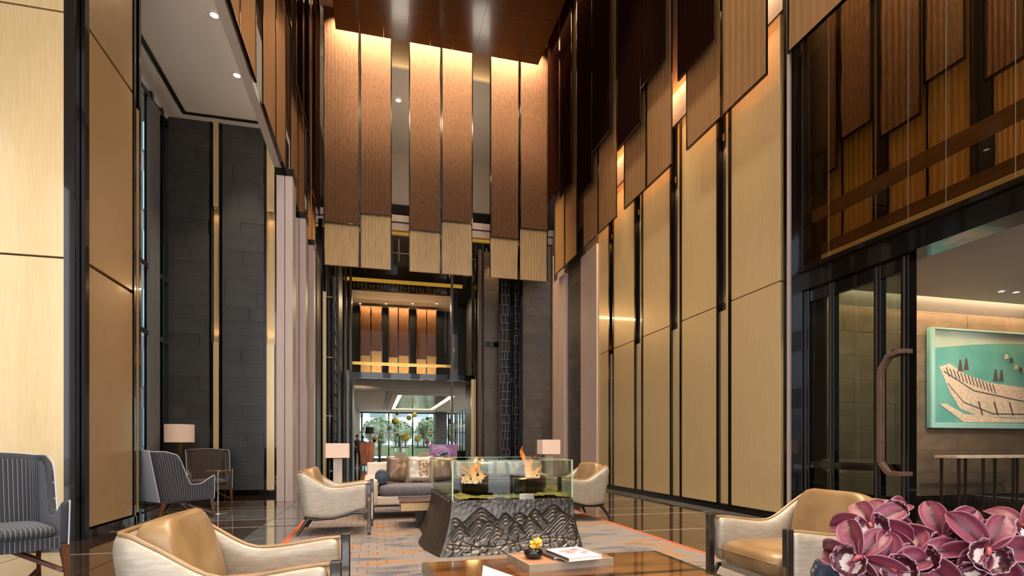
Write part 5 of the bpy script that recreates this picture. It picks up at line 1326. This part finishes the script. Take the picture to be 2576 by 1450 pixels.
t = thing('flower_bowl', 'bowl of bright yellow flowers on the right end of the copper desk', 'flowers', (dx1-0.02, 27.12, dkz))
G().lathe([(0.05, 0), (0.09, 0.04), (0.1, 0.1), (0.09, 0.1)], 18).build('bowl', 'black_ceramic', t, smooth=True); leafball((0, 0, 0.17), 0.13, 160, 0.04, 3).build('blooms', 'yellow_flowers', t)
# people
pmat('skin', '#a8795e', 0.5); pmat('hair_dark', '#1a1310', 0.4); pmat('cloth_dark', '#1c1a1d', 0.7); pmat('cloth_grey', '#4a4850', 0.7)
def person(label, loc, rz, height, pose, cloth):
    s = height/1.70
    J = [(0, 0, 0.95), (0, 0, 1.12), (0, -0.01, 1.30), (0, 0, 1.43), (0, -0.01, 1.50), (0, -0.02, 1.56), (0, -0.02, 1.66)]
    rad_ = [0.145, 0.125, 0.15, 0.075, 0.05, 0.082, 0.075]
    E = [(i, i+1) for i in range(6)]
    def chain(start, pts, rs):
        prev = start
        for p, r in zip(pts, rs): J.append(p); rad_.append(r); E.append((prev, len(J)-1)); prev = len(J)-1
    for sg in (-1, 1):
        kn = pose.get('stride', 0.0)*sg
        chain(0, [(sg*0.10, 0, 0.90), (sg*0.10, -0.03+kn*0.5, 0.50), (sg*0.10, 0.03+kn, 0.10), (sg*0.105, 0.02+kn, 0.045), (sg*0.115, -0.13+kn, 0.03)], [0.095, 0.062, 0.042, 0.04, 0.03])
        el, wr, hd = pose['arms']
        chain(2, [(sg*0.19, 0, 1.38), (sg*el[0], el[1], el[2]), (sg*wr[0], wr[1], wr[2]), (sg*hd[0], hd[1], hd[2])], [0.06, 0.042, 0.03, 0.032])
    me = bpy.data.meshes.new('person'); me.from_pydata([tuple(c*s for c in j) for j in J], E, []); o = bpy.data.objects.new('tmp', me); C.objects.link(o)
    md = o.modifiers.new('skin', 'SKIN')
    sv = me.skin_vertices[0].data
    for i, r in enumerate(rad_): sv[i].radius = (r*s, r*s*(0.75 if i in (0, 1, 2) else 1)); sv[i].use_root = (i == 0)
    m2 = o.modifiers.new('sub', 'SUBSURF'); m2.levels = 2
    dg = bpy.context.evaluated_depsgraph_get(); nm = bpy.data.meshes.new_from_object(o.evaluated_get(dg)); bpy.data.objects.remove(o)
    p = bpy.data.objects.new('person', nm); C.objects.link(p)
    nm.materials.clear(); nm.materials.append(MATS[cloth]); nm.materials.append(MATS['skin'])
    hz = pose['arms'][2][2]*s
    for f in nm.polygons:
        f.use_smooth = True; c = f.center
        hand = abs(c.x) > 0.14*s and (Vector((abs(c.x), c.y, c.z))-Vector(pose['arms'][2])*s).length < 0.075*s
        f.material_index = 1 if (c.z > 1.47*s or hand) else 0
    p.location = loc; p.rotation_euler = (0, 0, rz)
    tag(p, label, 'person')
    h = G()
    def fh(u, v):
        a = 2*PI*u; t_ = v*PI*0.72; r = 0.098; y = -math.cos(a)*math.sin(t_)*r; front = max(0, -y/r)
        zz = 1.645+0.105*math.cos(t_)+0.07*front*max(0, -math.cos(t_)+0.3)
        return (math.sin(a)*math.sin(t_)*r*0.9*s, (y-0.005)*s, zz*s)
    h.grid(fh, 16, 8, closed_u=True).build('hair', 'hair_dark', p, smooth=True)
    f_ = G().sphere((0, -0.098*s, 1.605*s), 0.014*s, 8, 6, (0.7, 1, 1.2)); f_.build('nose', 'skin', p, smooth=True)
    for sg in (-1, 1): G().sphere((sg*0.03*s, -0.088*s, 1.63*s), 0.009*s, 8, 6).build('eye', 'hair_dark', p, smooth=True); G().sphere((sg*0.082*s, -0.01*s, 1.61*s), 0.02*s, 8, 6, (0.5, 0.8, 1.2)).build('ear', 'skin', p, smooth=True)
    G().sphere((0, -0.088*s, 1.57*s), 0.016*s, 8, 6, (1.2, 0.5, 0.35)).build('mouth', 'tray_leather', p, smooth=True)
    for sg in (-1, 1):
        hd = Vector(pose['arms'][2])*s; wr = Vector(pose['arms'][1])*s; d = (hd-wr).normalized()
        side = d.cross(Vector((1, 0, 0))).normalized() if abs(d.x) < 0.9 else Vector((0, 1, 0))
        for k in range(5):
            b = hd+side*((k-1.5)*0.017*s) if k < 4 else hd-d*0.03*s-side*0.035*s
            ln = (0.065, 0.075, 0.07, 0.055, 0.05)[k]*s; e1 = b+d*ln*0.6 if k < 4 else b-side*ln*0.5+d*ln*0.3; e2 = e1+d*ln*0.35-Vector((0.012*s, 0, 0))
            pts = [Vector((sg*q.x, q.y, q.z)) for q in (b, e1, e2)]
            G().tube(pts, [0.009*s, 0.008*s, 0.006*s], 6).build('finger', 'skin', p, smooth=True)
    return p
stand = {'arms': ((0.24, 0.03, 1.12), (0.23, -0.06, 0.90), (0.225, -0.09, 0.82)), 'stride': 0.05}
work = {'arms': ((0.25, 0.0, 1.12), (0.18, -0.20, 1.08), (0.15, -0.27, 1.09)), 'stride': 0.0}
pz = floor_pt(955, 1162)
person('person in dark clothes standing right of the copper desk', (pz[0], pz[1], 0), R(-100), 1.72, stand, 'cloth_dark')
person('person in dark clothes behind the desk, nearer the passage wall', (on_Y(899, 28.0), 28.0, 0), R(20), 1.62, work, 'cloth_dark')
person('person in grey clothes behind the middle of the copper desk', (on_Y(912, 29.2), 29.2, 0), R(-10), 1.58, work, 'cloth_grey')
# hanging moss balls
for i, (px, py, y, r) in enumerate(((995, 1060, 36.0, 0.235), (1029, 1052, 40.0, 0.18), (1043, 1044, 39.0, 0.17), (1075, 1054, 42.5, 0.13), (999, 1041, 41.5, 0.14))):
    X, Y, Z = at_Y(px, py, y)
    t = thing('moss_ball', f'yellow green moss ball hanging in the far lobby, {("largest","second from the right group, lower","highest of the right group","rightmost and smallest","above the largest")[i]}', 'ornament', (X, Y, Z), 0, 'moss balls hanging in the lobby')
    g = G().sphere((0, 0, 0), r, 20, 12); g.v = [tuple(Vector(v)*(1+0.08*noise.noise(Vector(v)*14))) for v in g.v]; g.build('ball', 'moss', t, smooth=True)
    G().tube([(0, 0, r*0.9), (0, 0, LZ-Z)], 0.006, 5).build('cord', 'black_bronze', t)
# plant tables by the window
def plant_table(px0, px1, label):
    y = 42.0; x0, x1 = on_Y(px0, y), on_Y(px1, y); c = (x0+x1)/2; h = (x1-x0)/2; zt_ = z_at(c, y, 1125)
    t = thing('plant_table', label, 'table', (c, y, 0), 0, 'plant tables by the far window')
    G().box(-h, h, -0.3, 0.3, zt_-0.09, zt_).build('top', 'ebony', t)
    G().box(-h*0.62, h*0.62, -0.25, 0.25, 0.0, 0.62).build('plinth', 'tan_wood', t, bevel=0.01)
    for x in (-h*0.5, h*0.5): G().box(x-0.03, x+0.03, -0.03, 0.03, 0.62, zt_-0.09).build('leg', 'steel', t)
    return y, zt_
y, zt_ = plant_table(984, 1028, 'plant table with dark slab top before the far window, left one')
plant_table(1044, 1084, 'plant table with dark slab top before the far window, right one')
def vase_plant(px, hgt, crown, mat, label, trunk=0.05, name='potted_plant', cat='plant'):
    X = on_Y(px, 42.0)
    t = thing(name, label, cat, (X, 42.0, zt_), 0, 'plants and vases in the far lobby')
    G().lathe([(trunk*0.8, 0), (trunk*1.2, hgt*0.15), (trunk*0.8, hgt*0.6), (trunk, hgt)], 14).build('vase', 'ebony', t, smooth=True)
    if crown: leafball((0, 0, hgt+crown*0.7), crown, 200, crown*0.26, int(px)).build('foliage', mat, t)
vase_plant(996, 0.9, 0, None, 'slim grey vase on the left plant table, leftmost', 0.04, 'tall_vase', 'vase'); vase_plant(1005, 0.8, 0, None, 'dark tall vase on the left plant table', 0.08, 'tall_vase', 'vase')
vase_plant(1020, 0.5, 0.33, 'yellow_flowers', 'yellow flowering plant in dark vase on the left plant table')
vase_plant(1051, 0.42, 0.27, 'yellow_flowers', 'yellow flowering plant in dark vase on the right plant table')
vase_plant(1066, 0.95, 0.36, 'leaf_green', 'round green tree in a vase on the right plant table')
vase_plant(1075, 0.2, 0.2, 'copper_sheet', 'small reddish plant at the right end of the right plant table')
# sideboard right of the passage
YS = 25.6; x0, x1 = on_Y(1150, YS), on_Y(1181, YS); zs_ = z_at(x0, YS, 1134)
t = thing('sideboard', 'dark sideboard with brown top right of the violet eye chair', 'sideboard', (x0, YS, 0))
G().box(0, x1-x0, 0, 0.4, 0.1, zs_-0.05).build('body', 'ebony', t); G().box(-0.03, x1-x0+0.03, -0.03, 0.43, zs_-0.05, zs_).build('top', 'walnut', t)
for x in (0.04, x1-x0-0.04): G().box(x-0.03, x+0.03, 0.05, 0.35, 0, 0.1).build('leg', 'ebony', t)

# ================================================================== OUTSIDE
pmat('paving_out', '#d0cac0', 0.8, var='#dad4ca', vscale=0.8); pmat('facade_out', '#c4c8c8', 0.7, var='#b2b7b7', vscale=0.3); pmat('facade_dark', '#3f4446', 0.6, var='#4a5052', vscale=0.5)
sbox('ground_outside', (-40, 40, LY+0.2, 110, -0.3, -0.02), 'paving_out')
sbox('ground_side', (LX+0.2, 40, 24.7, LY+0.2, -0.3, -0.02), 'paving_out')
sbox('ground_left', (-40, -8.2, -40, LY+0.2, -0.3, -0.02), 'paving_out')
sbox('ground_left_strip', (-8.2, -2.6, 13.6, LY+0.2, -0.3, -0.02), 'paving_out')
b = thing('office_block', 'pale office building seen through the far lobby windows', 'building', (0, 75, 0))
G().box(-22, 26, 0, 8, 0, 16).build('wall', 'facade_out', b)
pmat('pane_out', '#7f95a0', 0.15, 0.2)
me = None
for j in range(4):
    for k in range(16):
        if me is None: o = G().box(-1.0, 1.0, -0.08, 0.05, -0.9, 0.9).build('window', 'pane_out', b); me = o.data; o.location = (-20+2.9*k, 0, 2.2+3.6*j)
        else: share('window', me, (-20+2.9*k, 0, 2.2+3.6*j), b)
b = thing('neighbour_block', 'dark grey building outside the left bay window', 'building', (-13, 30, 0))
G().box(-6, 0, -34, 40, 0, 42).build('wall', 'facade_dark', b)
me = None
for j in range(9):
    for k in range(20):
        if me is None: o = G().box(-0.05, 0.08, -1.0, 1.0, -1.1, 1.1).build('window', 'pane_out', b); me = o.data; o.location = (0, -32+3.2*k, 2.2+3.4*j)
        else: share('window', me, (0, -32+3.2*k, 2.2+3.4*j), b)
def tree(loc, h, r, label, seed):
    t = thing('tree', label, 'tree', loc, 0, 'trees outside the far lobby')
    G().tube([(0, 0, 0), (0.1, 0, h*0.5), (0, 0.1, h)], [0.16, 0.12, 0.06], 8).build('trunk', 'ebony', t, smooth=True)
    leafball((0, 0, h), r, 900, 0.22, seed, 0.8).build('crown', 'leaf_green', t)
for i, (px, y, h, r) in enumerate(((955, 56, 2.6, 1.7), (1006, 52, 2.4, 1.3), (1085, 58, 2.8, 1.7), (1160, 52, 2.4, 1.5), (1178, 44, 2.0, 1.1))):
    X = on_Y(px, y); tree((X, y, -0.02), h, r, f'leafy green tree outside the far lobby, {ORD[i]} from left', 30+i)
hx0, hx1 = on_Y(900, 60), on_Y(1200, 60)
t = thing('hedge', 'long clipped hedge across the garden outside the far lobby', 'hedge', (0, 60, -0.02))
G().box(hx0, hx1, 0, 0.9, 0, 1.2).build('core', 'leaf_green', t)
